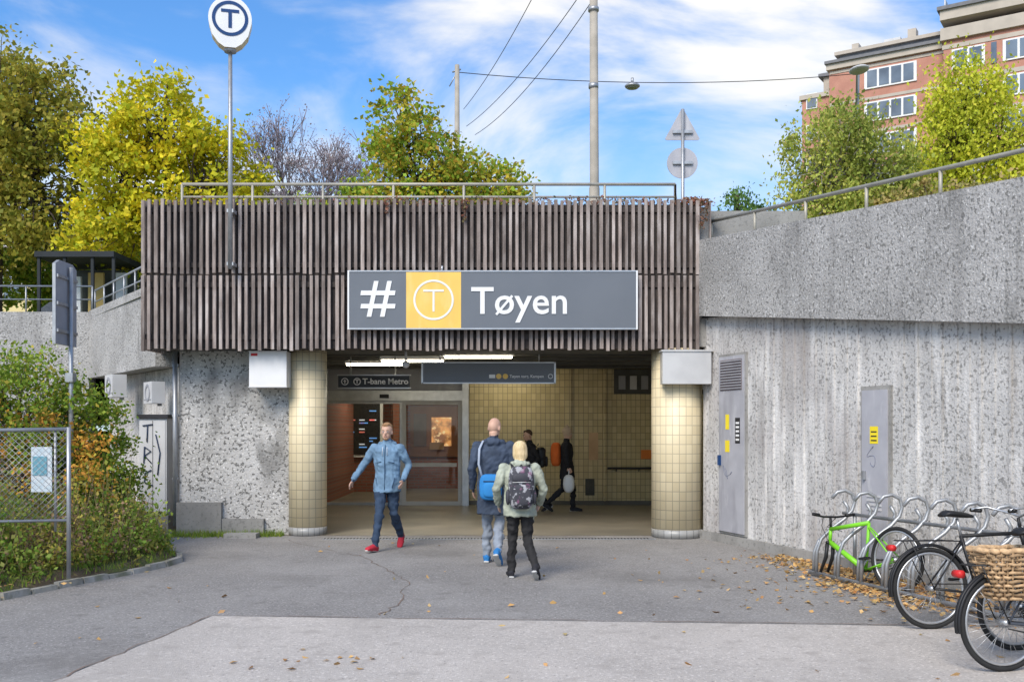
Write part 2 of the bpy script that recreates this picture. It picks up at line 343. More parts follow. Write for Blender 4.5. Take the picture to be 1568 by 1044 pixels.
# ================================================================ STATION
kids=[]
mb=MB()
mb.box(-5.6,2.86,15.3,15.6,2.92,5.13,darkback)
mb.box(-5.6,4.6,15.6,24,3.3,4.98,plain)
mb.box(-5.6,4.6,15.6,24,4.98,5.1,plain)
mb.box(2.86,3.03,15.32,16.0,2.95,5.1,plain)
kids.append(mb.obj('roof_block'))
mb=MB()
x=-5.66;i=0
while x<2.86:
    w=.050+random.uniform(-.008,.005); y=15.2+random.uniform(-.014,.014)
    mb.box(x,x+w,y,y+.05,4.06+random.uniform(-.015,.015),5.19+random.uniform(-.02,.014),slatm)
    o2=random.uniform(-.012,.012)
    mb.box(x+o2,x+o2+w,y,y+.05,2.90+random.uniform(-.025,.02),4.03,slatm)
    x+=.0985;i+=1
for z in (3.1,3.9,4.2,5.05): mb.box(-5.62,2.84,15.266,15.3,z-.04,z+.04,darkback)
y=15.3
while y<17.2: mb.box(-5.68,-5.62,y,y+.05,2.9,5.19,slatm); y+=.0985
y=15.3
while y<15.9: mb.box(3.035,3.06,y,y+.05,3.0,5.19,slatm); y+=.0985
kids.append(mb.obj('timber_slats'))
mb=MB()
mb.box(-5.6,4.6,15.6,16.6,2.93,3.3,darkceil); mb.box(-4.4,4.6,16.6,29,3.02,3.3,darkceil)
for yy in (17.4,18.6,19.8,21): mb.box(-4.1,4.5,yy,yy+.12,2.96,3.02,darkceil)
kids.append(mb.obj('ceiling'))
mb=MB(); mb.box(-5.31,-3.35,15.9,16.4,.0,2.93,pebble); 
mb.box(-5.33,-4.62,15.8,15.9,.0,.52,plain); mb.box(-4.615,-3.95,15.82,15.9,.0,.26,plain); mb.box(-5.31,-5.2,16.4,19,0,2.93,pebble)
kids.append(mb.obj('front_wall'))
mb=MB(); mb.tube([(-5.36,15.84,.15),(-5.36,15.84,2.92)],.038,steel,10)
for z in (.9,1.9,2.7): mb.box(-5.405,-5.315,15.83,15.9,z-.02,z+.02,steel)
kids.append(mb.obj('drainpipe'))
mb=MB(); mb.box(-4.08,-3.5,15.45,15.9,2.34,2.89,white); mb.box(-4.05,-3.95,15.445,15.449,2.82,2.86,red)
mb.box(-4.09,-3.49,15.44,15.455,2.33,2.345,lgrey); mb.box(-4.09,-3.49,15.44,15.455,2.885,2.9,lgrey)
kids.append(mb.obj('speaker_box'))
mb=MB(); mb.box(2.28,3.02,15.08,15.3,2.37,2.88,silver); mb.box(2.26,3.04,15.06,15.32,2.86,2.885,silver)
kids.append(mb.obj('metal_housing'))
for i,(cx,cy,r) in enumerate(((-3.27,15.95,.30),(2.59,15.65,.395))):
    mb=MB(); mb.tube([(cx,cy,.13),(cx,cy,2.93)],r,tilep[i],48); o=mb.obj('tiled_pillar',(cx,cy,0)); kids.append(o)
    mb=MB(); mb.tube([(cx,cy,0),(cx,cy,.131)],r+.004,skirt,48); kids.append(mb.obj('pillar_base',(cx,cy,0)))
mb=MB()
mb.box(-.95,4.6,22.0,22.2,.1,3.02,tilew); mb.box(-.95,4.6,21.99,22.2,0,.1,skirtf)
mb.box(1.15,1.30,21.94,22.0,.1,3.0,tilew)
mb.box(2.25,4.5,21.95,21.99,2.45,3.0,darkceil)
for k in range(8): mb.box(2.35+k*.25,2.5+k*.25,21.93,21.95,2.55,2.85,lgrey if k%2 else greypaint)
mb.box(2.02,2.06,21.9,22.0,.1,3.02,tilew)
mb.box(1.62,1.82,21.97,22.0,.22,.58,darkceil); mb.box(2.85,3.3,21.97,22,1.02,1.22,orange)
mb.box(1.7,1.9,21.975,22.0,1.0,1.6,surf('peach_tile',(.60,.40,.24)))
mb.tube([(2.1,21.9,.82),(3.6,21.9,.82)],.025,darkm,8)
for xx in (2.3,2.8,3.3): mb.tube([(xx,21.9,.82),(xx,21.99,.75)],.012,darkm,6)
kids.append(mb.obj('back_wall'))
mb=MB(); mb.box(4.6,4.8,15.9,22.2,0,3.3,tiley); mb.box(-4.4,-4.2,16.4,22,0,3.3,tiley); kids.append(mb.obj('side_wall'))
mb=MB()
def frame(x0,x1,z0,z1,w=.06,y=22.0,m=alu):
    mb.box(x0,x0+w,y,y+.06,z0,z1,m); mb.box(x1-w,x1,y,y+.06,z0,z1,m); mb.box(x0+w,x1-w,y,y+.06,z0,z0+w,m); mb.box(x0+w,x1-w,y,y+.06,z1-w,z1,m)
frame(-4.19,-2.42,.0,2.3); frame(-2.42,-1.1,.0,2.3,.09,21.9,lgrey); mb.box(-2.3,-1.22,21.9,21.96,.85,.93,lgrey)
mb.box(-4.19,-.95,21.85,22.05,2.3,2.52,alu); mb.box(-4.19,-.95,21.88,22.05,2.52,3.02,greypaint)
mb.box(-1.09,-.95,21.8,22.1,0,3.02,alu)
mb.box(-2.9,-2.7,21.8,21.85,2.36,2.44,black)
kids.append(mb.obj('door_frame'))
mb=MB(); mb.quad((-4.1,22.03,.1),(-2.45,22.03,.1),(-2.45,22.03,2.25),(-4.1,22.03,2.25),glassm); mb.quad((-2.3,21.93,.1),(-1.2,21.93,.1),(-1.2,21.93,2.2),(-2.3,21.93,2.2),glassm)
kids.append(mb.obj('door_glass'))
mb=MB(); mb.box(-6,-3.0,26.5,26.7,0,3.1,brick); mb.box(-3.0,-1.0,28,28.2,0,3.1,brick); mb.box(-2.9,-2.7,22.4,22.6,0,3,brick); 
mb.box(-4.6,-4.2,22,28,0,3.1,brick);mb.box(-.95,-.8,22.2,28,0,3.1,tiley)
kids.append(mb.obj('ticket_hall_wall'))
mb=MB(); mb.box(-4.45,-3.5,26.38,26.5,1.0,2.4,black); mb.box(-4.52,-3.43,26.4,26.49,.93,2.47,white)
scol=[emis('screen_blue',(.15,.4,.9),.5),emis('screen_white',(.8,.85,.9),.4),emis('screen_red',(.8,.2,.15),.45)]
for k in range(24):
    cx=random.choice([-4.38,-4.05,-3.78]); zz=2.3-random.randint(0,15)*.08
    mb.box(cx,cx+random.uniform(.08,.24),26.37,26.38,zz,zz+.03,scol[k%3])
kids.append(mb.obj('departure_board'))
mb=MB(); mb.box(-2.85,-1.4,27.9,27.97,.9,2.3,surf('shop_frame',(.30,.14,.07))); mb.box(-2.25,-1.7,27.85,27.9,1.2,2.0,warm_on); mb.box(-2.75,-2.4,27.85,27.9,1.2,2.1,surf('shop_poster',(.22,.16,.13)))
mb.box(-2.3,-1.9,27.8,27.85,1.1,1.3,surf('shop_thing',(.5,.3,.15)))
kids.append(mb.obj('shop_window'))
group('metro_station',kids)
for i,(x0,x1,y) in enumerate(((-3.15,-2.0,19.0),(-2.35,-1.25,18.0),(-1.15,.0,17.0),(3.1,4.3,18.2),(-.6,.5,21.2))):  # far-right tube is an added light, kept out of view behind the pillar
    mb=MB(); mb.box(x0-.03,x1+.03,y-.07,y+.07,2.93,2.99,white); mb.box(x0,x1,y-.05,y+.05,2.895,2.93,tube_on); mb.obj('fluorescent_lamp')
mb=MB(); mb.box(-4.0,-1.5,24.9,25.1,2.96,3.01,tube_on); mb.obj('ceiling_lamp')
mb=MB(); mb.tube([(-1.7,15.95,2.93),(-1.7,15.95,2.75)],.02,lgrey,8); mb.ell((-1.7,15.95,2.72),(.06,.06,.06),lgrey); mb.obj('security_camera')
mb=MB(); mb.box(-3.12,-1.84,17.87,17.93,2.43,2.64,signdark); mb.box(-3.14,-1.82,17.875,17.925,2.41,2.43,alu); mb.box(-3.14,-1.82,17.875,17.925,2.64,2.66,alu)
mb.ring(-2.78,2.535,.05,.066,17.86,17.87,white); mb.box(-2.81,-2.75,17.86,17.87,2.555,2.570,white); mb.box(-2.789,-2.771,17.86,17.87,2.505,2.555,white)
mb.ring(-3.0,2.535,.05,.066,17.86,17.87,white); mb.prism([(-3.03,2.535),(-2.97,2.535),(-3.0,2.57)],17.86,17.87,white); mb.box(-3.008,-2.992,17.86,17.87,2.5,2.54,white)
for xx in (-2.9,-2.1): mb.tube([(xx,17.9,2.66),(xx,17.9,3.02)],.012,steel,6)
group('metro_direction_sign',[mb.obj('panel'),text('lettering','T-bane Metro',.145,-2.68,17.86,2.49,white,off=.003)])
mb=MB(); mb.box(-1.48,.70,16.56,16.64,2.46,2.78,signgrey); mb.box(-1.5,.72,16.57,16.63,2.44,2.46,alu); mb.box(-1.5,.72,16.57,16.63,2.78,2.80,alu); mb.box(-1.51,-1.48,16.57,16.63,2.44,2.8,alu); mb.box(.70,.73,16.57,16.63,2.44,2.8,alu)
for c in (-.22,-.11): mb.prism([(c+.045*math.cos(a*.5236),2.56+.045*math.sin(a*.5236)) for a in range(12)],16.55,16.56,signyel)
mb.box(-.38,-.28,16.55,16.56,2.53,2.59,white); mb.ring(.64,2.56,.03,.04,16.55,16.56,white)
for xx in (-1.2,.45): mb.tube([(xx,16.6,2.8),(xx,16.6,3.02)],.012,steel,6)
group('platform_direction_sign',[mb.obj('panel'),text('lettering','Tøyen torg, Kampen',.068,-.04,16.55,2.538,white,.003,off=.001)])
mb=MB(); y=15.05
mb.box(-2.46,1.876,y,y+.1,3.21,4.06,signgrey); mb.box(-2.485,-2.46,y-.01,y+.1,3.19,4.08,white); mb.box(1.876,1.9,y-.01,y+.1,3.19,4.08,white)
mb.box(-2.46,1.876,y-.01,y+.1,4.06,4.08,alu); mb.box(-2.46,1.876,y-.01,y+.1,3.19,3.21,alu)
mb.box(-1.60,-.77,y-.004,y,3.211,4.059,signyel)
mb.ring(-1.185,3.635,.275,.305,y-.01,y-.004,white,60); mb.box(-1.34,-1.03,y-.01,y-.004,3.76,3.79,white); mb.box(-1.2,-1.17,y-.01,y-.004,3.46,3.76,white)
mb.box(-1.9,-1.86,y+.1,y+.2,3.3,3.9,steel); mb.box(1.3,1.34,y+.1,y+.2,3.3,3.9,steel); mb.tube([(-1.06,15.1,4.08),(-1.06,15.1,4.16)],.015,alu,6)
hs=MB()
for xx in (-2.13,-1.93): hs.prism([(xx-.065,3.38),(xx+.005,3.38),(xx+.115,3.92),(xx+.045,3.92)],y-.012,y-.004,white)
for zz in (3.505,3.705): hs.prism([(-2.29,zz),(-1.77,zz),(-1.76,zz+.07),(-2.28,zz+.07)],y-.011,y-.0035,white)
group('station_name_sign',[mb.obj('panel'),hs.obj('hash_symbol'),text('lettering','Tøyen',.575,-.62,y-.008,3.43,white,.003,off=.006)])
mb=MB(); mb.tube([(-4.25,15.02,4.1),(-4.25,15.02,7.4)],[.038,.03],steel,12); mb.box(-4.30,-4.2,15.0,15.2,4.15,4.2,steel); mb.box(-4.30,-4.2,15.0,15.2,4.95,5.0,steel)
mb.tube([(-4.25,15.02,7.36),(-4.25,15.02,7.42)],.09,steel,12)
mb.M=Matrix.Translation((-4.25,15.02,7.83))@Matrix.Rotation(R(14),4,'Z')
pl=[(.315*math.cos(R(a)),.335*math.sin(R(a))) for a in range(-20,201,10)]+[(-.26,-.25),(-.17,-.37),(-.08,-.43),(.08,-.43),(.17,-.37),(.26,-.25)]
mb.prism(pl,-.11,.11,white,cream); 
for sy,a,b in ((-1,-.118,-.11),(1,.11,.118)):
    mb.ring(0,.0,.215,.262,a,b,navy,48); mb.box(-.13,.13,a,b,.09,.135,navy); mb.box(-.025,.025,a,b,-.14,.09,navy)
mb.M=None
mb.obj('metro_pole_sign')
def railing(name,pts,h,z0,mat,r=.025,step=1.1,low=None):
    mb=MB(); P=[Vector(p) for p in pts]
    mb.tube([p+Vector((0,0,h)) for p in P],r,mat,8)
    if low: mb.tube([p+Vector((0,0,low)) for p in P],r*.7,mat,8)
    for i in range(len(P)-1):
        n=max(1,round((P[i+1]-P[i]).length/step))
        for k in range(n+1):
            q=P[i].lerp(P[i+1],k/n); mb.tube([q,q+Vector((0,0,h))],r*.85,mat,6)
    return mb.obj(name)
railm=surf('rail_paint',(.42,.39,.32),(.34,.32,.27),6,.5,metal=.2)
railing('roof_railing',[(-5.5,16.6,5.1),(2.72,16.6,5.1),(3.0,18.2,5.1),(3.0,22,5.1)],.66,5,railm,.027,1.1,.45)
pp=[]
for i in range(300):
    x=random.choice([random.uniform(-2.2,-.3),random.uniform(-.4,2.9),random.gauss(2.85,.12),random.uniform(-5.5,2.9)])
    z=5.16+random.uniform(-.03,.07)
    pp+= [(x+random.gauss(0,.04),15.25+random.gauss(.1,.05),z+random.gauss(0,.02)) for _ in range(7)]
for x,l in ((-1.9,.22),(-.72,.35),(2.90,.45),(2.97,.35)):
    for i in range(int(l*170)): pp.append((x+random.gauss(0,.02),15.17+random.gauss(0,.02),5.19-random.random()*l))
leaves_mesh('creeper_plant',pp,.05,leafmat('creeper_leaf',[(.34,.13,.10),(.36,.18,.13),(.24,.16,.12),(.18,.17,.08)],3))
# ================================================================ RIGHT RETAINING WALL
A=Vector((2.96,15.4)); u=Vector((.3134,-.9496)); nn=Vector((-.9496,-.3134)); L=36.0
def W(s,n,z): p=A+u*s+nn*n; return (p.x,p.y,z)
def wb(mb,s0,s1,n0,n1,zb,zt,mat):
    f=lambda z,s: z(s) if callable(z) else z
    mb.hex([W(s0,n1,f(zb,s0)),W(s1,n1,f(zb,s1)),W(s1,n0,f(zb,s1)),W(s0,n0,f(zb,s0)),W(s0,n1,f(zt,s0)),W(s1,n1,f(zt,s1)),W(s1,n0,f(zt,s1)),W(s0,n0,f(zt,s0))],mat)
ztop=lambda s:4.58-.0826*min(s,16); zband=lambda s:3.43-.118*min(s,16)
mb=MB(); wb(mb,0,L,-.4,0,0,lambda s:zband(s)+.05,boardm)
s=.12
while s<13:
    if not(.5<s<1.3 or 3.8<s<4.33): 
        wb(mb,s,s+.03,0,random.uniform(.010,.022),.14,lambda q:zband(q)-.02,boardm)
    s+=.215+random.uniform(-.05,.05)
wb(mb,-.1,L,.0,.05,0,.13,plain)
kids=[mb.obj('board_marked_panel')]
mb=MB(); 
edges=[-.25,3.05,6.4,12,L]
for a,b in zip(edges[:-1],edges[1:]): wb(mb,a+.004,b-.004,-.4,.16,zband,ztop,bandm)
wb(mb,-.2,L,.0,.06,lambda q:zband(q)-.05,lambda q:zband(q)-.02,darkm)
kids.append(mb.obj('upper_band'))
mb=MB()
wb(mb,.52,1.28,.0,.03,.15,2.79,plain); wb(mb,.56,1.24,.03,.05,.18,2.75,doorpaint)
wb(mb,.60,1.20,.05,.055,2.25,2.7,surf('louvre_brown',(.20,.165,.17)))
for k in range(11): wb(mb,.61,1.19,.055,.07,2.27+k*.04,2.285+k*.04,greypaint)
wb(mb,.74,.86,.05,.053,1.35,1.52,yellow);wb(mb,.75,.85,.05,.053,1.68,1.9,yellow); wb(mb,1.02,1.15,.05,.053,1.48,1.85,darkm)
for k in range(5): wb(mb,1.04,1.13,.053,.055,1.52+k*.06,1.55+k*.06,white)
wb(mb,.58,.62,.05,.09,1.15,1.3,navy)
kids.append(mb.obj('service_door'))
mb=MB()
wb(mb,3.81,4.33,.0,.03,.15,2.19,plain); wb(mb,3.85,4.29,.03,.05,.2,2.14,doorpaint); wb(mb,4.0,4.14,.05,.053,1.52,1.72,yellow)
for k in range(3): wb(mb,4.02,4.12,.053,.055,1.55+k*.05,1.565+k*.05,darkm)
for k in range(4): wb(mb,3.95,4.2,.05,.06,.75+k*.05,.775+k*.05,lgrey)
wb(mb,3.9,3.93,.05,.09,1.1,1.2,steel)
kids.append(mb.obj('service_hatch'))
mb=MB()
def scrib(mb,s0,z0,sc_,seedn,n0=.052,n=8):
    rd=random.Random(seedn); pts=[]
    for i in range(n): pts.append(W(s0+rd.uniform(0,.3)*sc_,n0,z0+rd.uniform(0,.45)*sc_))
    q=[]
    for i in range(len(pts)-2):
        a,b,c=map(Vector,pts[i:i+3])
        for t in (0,.25,.5,.75): 
            p0=(a+b)/2;p2=(b+c)/2; q.append((1-t)**2*p0+2*t*(1-t)*b+t*t*p2)
    mb.tube(q,.003,inkl,4)
scrib(mb,.65,.85,1,3); scrib(mb,3.9,1.2,.7,5)
kids.append(mb.obj('graffiti'))
group('retaining_wall',kids)
railing('ramp_railing',[W(s,-.2,ztop(s)-.02) for s in (-.1,16)],.36,0,railm,.026,1.25)
# ================================================================ LEFT WALL
mb=MB()
def wseg(mb,a,b,t,z0,z1,mat):
    a=Vector(a);b=Vector(b);d=(b-a).normalized();n=Vector((-d.y,d.x))*t
    mb.hex([(a.x,a.y,z0),(b.x,b.y,z0),(b.x+n.x,b.y+n.y,z0),(a.x+n.x,a.y+n.y,z0),(a.x,a.y,z1),(b.x,b.y,z1),(b.x+n.x,b.y+n.y,z1),(a.x+n.x,a.y+n.y,z1)],mat)
wseg(mb,(-8.5,20),(-5.75,16.05),.35,2.7,4.05,bandm); wseg(mb,(-8.15,20.15),(-5.45,16.3),.3,0,2.7,boardm)
wseg(mb,(-60,18.5),(-8.5,20),.35,0,4.03,bandm)
group('retaining_wall',[mb.obj('left_wall_panel')])
railing('street_railing',[(-8.5,20.3,4.05),(-5.8,16.4,4.05)],.45,0,steel,.02,.8,.22)
railing('street_railing',[(-30,19.7,4.05),(-8.6,20.4,4.05)],.55,0,steel,.02,1.3,.28)
mb=MB(); mb.M=Matrix.Translation((.13,0,0))
mb.box(-6.12,-5.68,16.0,16.35,.25,1.86,lgrey); mb.box(-6.15,-5.65,15.96,16.38,1.86,1.92,darkm); mb.box(-6.1,-5.7,15.99,16.0,.35,1.82,lgrey)
mb.box(-5.903,-5.897,15.984,15.989,.35,1.82,darkm); mb.box(-6.16,-5.64,15.95,16.4,.0,.3,plain); mb.box(-6.10,-5.7,15.98,15.99,.33,.36,darkm)
def stroke(pts): mb.tube([(x,15.978,z) for x,z in pts],.010,inkm,5)
stroke([(-6.06,1.74),(-5.9,1.76)]);stroke([(-5.98,1.76),(-5.99,1.48)]);stroke([(-6.03,1.40),(-6.04,1.14)]);stroke([(-6.03,1.40),(-5.93,1.33),(-6.03,1.26),(-5.92,1.14)]);stroke([(-5.92,1.03),(-6.02,.98),(-6.03,.83),(-5.9,.78)]);stroke([(-5.85,1.6),(-5.78,1.3),(-5.82,.95)])
mb.M=None
mb.obj('electrical_cabinet')
for (x,y,z,q) in ((-5.75,16.3,2.10,.7),(-7.0,17.9,2.25,.8)):
    mb=MB(); mb.M=Matrix.Translation((x,y,z))@Matrix.Rotation(R(-55),4,'Z')@Matrix.Scale(q,4); mb.box(-.35,.35,-.3,0,0,.5,lgrey); mb.ring(0,.25,.14,.2,-.315,-.3,greypaint,24); mb.box(-.3,.3,-.31,-.3,.08,.1,greypaint); mb.box(-.3,-.26,0,.1,-.05,.05,steel); mb.obj('air_conditioner')
mb=MB(); mb.tube([(-5.78,13.05,.3),(-5.78,13.05,3.8)],.03,steel,10)
mb.M=Matrix.Translation((-5.84,13,0))@Matrix.Rotation(R(91),4,'Z')
mb.prism([(-.32,2.78),(.32,2.78),(.32,3.8),(.2,3.86),(-.2,3.86),(-.32,3.8)],-.02,.02,greypaint,steel)
for z in (2.95,3.3,3.65): mb.box(-.3,.3,-.045,-.02,z-.02,z+.02,steel)
mb.M=None; mb.box(-5.83,-5.73,12.98,13.1,2.3,2.42,steel); mb.obj('traffic_sign')
# ================================================================ BACKGROUND
mb=MB(); dk=surf('dark_frame',(.03,.035,.04))
mb.box(-12.0,-10.0,25.0,27,6.0,6.14,dk)
for x in (-11.95,-11.3,-10.6,-10.07):
    for y in (25.05,26.9): mb.box(x,x+.07,y,y+.07,4,6.0,dk)
mb.box(-11.9,-10.1,26.8,26.85,4,5.95,surf('shelter_back',(.10,.11,.10))); mb.box(-11.8,-11.4,26.3,26.4,4.2,5.7,white); mb.box(-11.2,-10.8,26.3,26.4,4.2,5.8,surf('poster',(.6,.42,.15))); mb.box(-10.5,-10.2,26.3,26.4,4.2,5.8,lgrey)
mb.obj('bus_shelter')
hm=surf('yellow_render',(.75,.62,.32),(.68,.56,.28)); wh=surf('white_render',(.70,.68,.64),(.64,.62,.58))
def building(name,x0,x1,y0,y1,z0,z1,wall,roofm,rows,cols,ww,wh_,roof=1.2):
    mb=MB(); mb.box(x0,x1,y0,y1,z0,z1,wall); mb.box(x0-.3,x1+.3,y0-.3,y1+.3,z1,z1+.25,roofm)
    ym=(y0+y1)/2
    mb.add([(x0-.3,y0-.3,z1+.25),(x1+.3,y0-.3,z1+.25),(x1+.3,y1+.3,z1+.25),(x0-.3,y1+.3,z1+.25),(x0+1,ym,z1+.25+roof),(x1-1,ym,z1+.25+roof)],[(0,1,5,4),(1,2,5),(2,3,4,5),(3,0,4)],roofm)
    for r in range(rows):
        for c in range(cols):
            cx=x0+(c+.5)*(x1-x0)/cols; cz=z0+(r+.55)*(z1-z0)/rows
            mb.box(cx-ww/2-.08,cx+ww/2+.08,y0-.06,y0,cz-wh_/2-.08,cz+wh_/2+.08,white); mb.box(cx-ww/2,cx+ww/2,y0-.08,y0-.06,cz-wh_/2,cz+wh_/2,winm); mb.box(cx-.03,cx+.03,y0-.1,y0-.08,cz-wh_/2,cz+wh_/2,white)
    return mb.obj(name)
tilr=surf('roof_tile',(.14,.08,.06))
building('yellow_house',-23,-16.5,42,50,4,8.8,hm,tilr,2,5,.7,1.1)
building('white_house',-30,-24,44,52,4,8.4,wh,tilr,2,4,.7,1.1)
mb=MB(); cp=surf('car_paint',(.05,.06,.08),(.05,.06,.08),2,.25,spec=.6)
mb.M=Matrix.Translation((-12.6,29.5,4.0))@Matrix.Rotation(R(62),4,'Z')
prof=[(-2.1,.35),(-2.1,.75),(-1.9,.9),(-1.2,.98),(-.6,1.42),(.9,1.46),(1.6,1.05),(2.05,.95),(2.1,.4)]
mb.prism(prof,-.85,.85,cp); mb.prism([(-1.05,1.0),(-.55,1.36),(.1,1.38),(.1,1.0)],-.86,-.851,winm); mb.prism([(.17,1.0),(.17,1.38),(.85,1.40),(1.35,1.05)],-.86,-.851,winm)
for x in (-1.35,1.35):
    for y in (-.8,.8): mb.torus((x,y,.32),.24,.09,rubber,20,8); mb.tube([(x,y-.06,.32),(x,y+.06,.32)],.2,alu,12)
mb.M=None; mb.obj('parked_car')
# apartment block (facade recedes towards the left)
mb=MB(); brk=surf('brick_facade',(.52,.26,.19),(.44,.21,.155),1,.9,layers=[((.32,.16,.12),14,.5,.65,(1,1,3),.5)]); corn=surf('cornice_panel',(.50,.44,.37),(.43,.38,.32),1); rf=surf('roof_metal',(.20,.20,.21))
mb.M=Matrix.Translation((28.2,88.5,.8))@Matrix.Rotation(R(-33),4,'Z')
mb.box(-2.6,0,.6,16,2,30.6,brk); mb.box(-2.8,0,.4,16,30.6,31.0,corn); mb.box(-1.2,0,2.5,16,31.0,33.0,corn); mb.box(-1.6,0,2.2,16,33.0,33.3,rf)
mb.box(0,34,0,16,2,32.6,brk); mb.box(-.2,34,-.3,16,32.6,33.1,corn); mb.box(-.3,9.4,-.5,16,33.1,33.35,rf)
mb.box(.6,34,1.2,15,33.35,34.2,rf); mb.box(.2,34,.9,15,34.2,34.5,corn)
mb.box(9.6,34,-.9,0,2,33.6,brk); mb.box(9.4,34,-1.2,0,32.9,33.9,corn); mb.box(9.4,34,-1.4,15,34.5,35.3,corn); mb.box(9.2,34,-1.6,15.2,35.3,35.6,rf)
def strip(xa,xb,ys,zf):
    mb.box(xa-.15,xb+.15,ys-.12,ys,zf-.85,zf+.85,white); n=max(2,round((xb-xa)/.95))
    for k in range(n):
        a=xa+(xb-xa)*k/n+.09; b2=xa+(xb-xa)*(k+1)/n-.09; mb.box(a,b2,ys-.16,ys-.12,zf-.7,zf+.72,winm)
for r in range(9):
    zf=31.2-2.85*r
    strip(3.2,7.2,0,zf); 
    for xa,xb in ((10.4,12.6),(14.2,17.2),(18.6,21.6),(23.5,26.5)): strip(xa,xb,-.9,zf)
    mb.box(13.2,13.6,-1.0,-.9,zf-.85,zf+.85,winm)
    mb.box(9.5,34,-.95,-.9,zf+1.0,zf+1.35,corn); mb.box(18.2,22,-1.6,-.9,zf-1.7,zf-.85,corn)
    mb.box(-2.2,-1.2,.5,.6,zf-1.5,zf-.1,white); mb.box(-2.1,-1.3,.45,.5,zf-1.4,zf-.2,winm)
    mb.box(0.05,9.5,-.05,0,zf+1.05,zf+1.3,corn)
for (x,w,z,h,mt) in ((1.2,.6,34.5,1.2,corn),(4.0,1.4,34.5,1.0,lgrey),(6.0,.7,34.5,1.5,corn),(11,1.2,35.6,1.2,lgrey),(14,.9,35.6,1.1,lgrey),(19,2.0,35.6,1.0,corn),(9.0,.12,34.5,3.4,steel)): mb.box(x,x+w,3,4,z,z+h,mt)
mb.tube([(16.4,3,35.6),(16.4,3,37.4)],[.7,.6],alu,12); mb.ell((16.4,3,37.4),(.7,.7,.5),alu)
mb.M=None
mb.obj('brick_apartment_building')
mb=MB(); mb.tube([(1.82,22,4),(1.82,22,7.0),(1.82,22,7.05),(1.80,22,12.2)],[.135,.115,.10,.085],concpole,12); mb.tube([(1.8,22,9.2),(1.8,22,9.3)],.11,steel,12); mb.tube([(1.8,22,10.9),(1.8,22,10.98)],.12,steel,12); mb.obj('overhead_line_mast')
mb=MB(); mb.tube([(-1.93,35,4),(-1.93,35,14.45)],[.12,.08],concpole,10); mb.tube([(-2.1,35,14.2),(-1.8,35,14.3)],.03,steel,6);mb.tube([(-2.2,35,13.7),(-1.93,35,14.2)],.02,steel,6); mb.obj('utility_pole')
mb=MB()
def wire(a,b,sag,r=.014,n=14):
    a=Vector(a);b=Vector(b); mb.tube([a.lerp(b,i/n)-Vector((0,0,sag*4*(i/n)*(1-i/n))) for i in range(n+1)],r,darkm,5)
wire((-1.93,35,14.2),(13,38,15.2),.35,.015); 
wire((-1.6,35,12.3),(1.6,22,11.4),.3,.010); wire((-1.3,35,12.0),(1.75,22,11.1),.35,.010); wire((-1.7,35,12.9),(1.2,20,11.9),.3,.010)
wire((1.8,22,6.4),(12,50,12.0),.3,.010)
mb.obj('overhead_wire')
mb=MB(); mb.tube([(4.35,36,14.35),(4.35,36,14.15)],.05,steel,8); mb.ell((4.35,36,14.05),(.28,.28,.10),steel); mb.tube([(4.35,36,14.0),(4.35,36,13.97)],.2,steel,16); mb.obj('street_lamp')
mb=MB(); mb.tube([(13.0,38,4),(13.2,38,15.2),(12.9,37.9,15.3)],[.1,.07,.05],steel,8); mb.ell((12.9,37,15.0),(.35,.5,.1),lgrey); mb.obj('street_lamp')
mb=MB(); X=3.43; mb.tube([(X,20,4),(X,20,8.1)],.035,steel,10)
mb.prism([(X-.35,7.52),(X-.32,7.49),(X+.32,7.49),(X+.35,7.52),(X+.03,8.1),(X-.03,8.1)],20.04,20.06,doorpaint)
mb.prism([(X+.31*math.cos(R(a)),7.03+.31*math.sin(R(a))) for a in range(0,360,10)],20.04,20.06,doorpaint)
for z in (7.65,7.03): mb.box(X-.2,X+.2,19.99,20.04,z-.03,z+.03,steel)
mb.obj('road_sign')
mb=MB(); mb.box(3.68,4.30,17.4,17.43,5.10,5.34,yellow); mb.tube([(4.0,17.46,4),(4.0,17.46,5.3)],.03,steel,8)
group('direction_sign',[mb.obj('panel'),text('lettering','elstyr',.12,3.72,17.398,5.23,darkm,.002),text('lettering2','kern',.12,3.72,17.398,5.12,darkm,.002)])
# ================================================================ TREES
L_ol=leafmat('olive_leaf',[(.21,.24,.035),(.35,.32,.05),(.44,.35,.06),(.22,.27,.045),(.52,.45,.06)],.7)
L_ye=leafmat('yellow_leaf',[(.74,.64,.03),(.62,.60,.03),(.80,.62,.04),(.40,.49,.03),(.75,.68,.04)],.8)
L_gr=leafmat('green_leaf',[(.20,.35,.045),(.32,.45,.05),(.44,.50,.05),(.17,.29,.04),(.60,.50,.05)],.8)
L_or=leafmat('turning_leaf',[(.20,.36,.04),(.32,.46,.045),(.60,.46,.06),(.22,.35,.04),(.66,.40,.06)],.8)
L_bi=leafmat('birch_leaf',[(.30,.38,.08),(.42,.48,.10),(.38,.43,.09),(.56,.50,.14)],.7)
L_wi=leafmat('willow_leaf',[(.56,.60,.05),(.68,.68,.06),(.46,.54,.05),(.74,.68,.08)],.7)
L_br=leafmat('brown_leaf',[(.46,.34,.15),(.42,.35,.13),(.34,.34,.12)],.7)
L_pu=leafmat('purple_twig_leaf',[(.36,.27,.28),(.42,.33,.32),(.34,.28,.34)],.7)
L_sh=leafmat('hedge_leaf',[(.13,.26,.03),(.24,.36,.045),(.33,.43,.06),(.15,.24,.03),(.52,.42,.07)],1.5)
L_so=leafmat('orange_hedge_leaf',[(.60,.38,.06),(.64,.28,.06),(.46,.40,.06)],2)
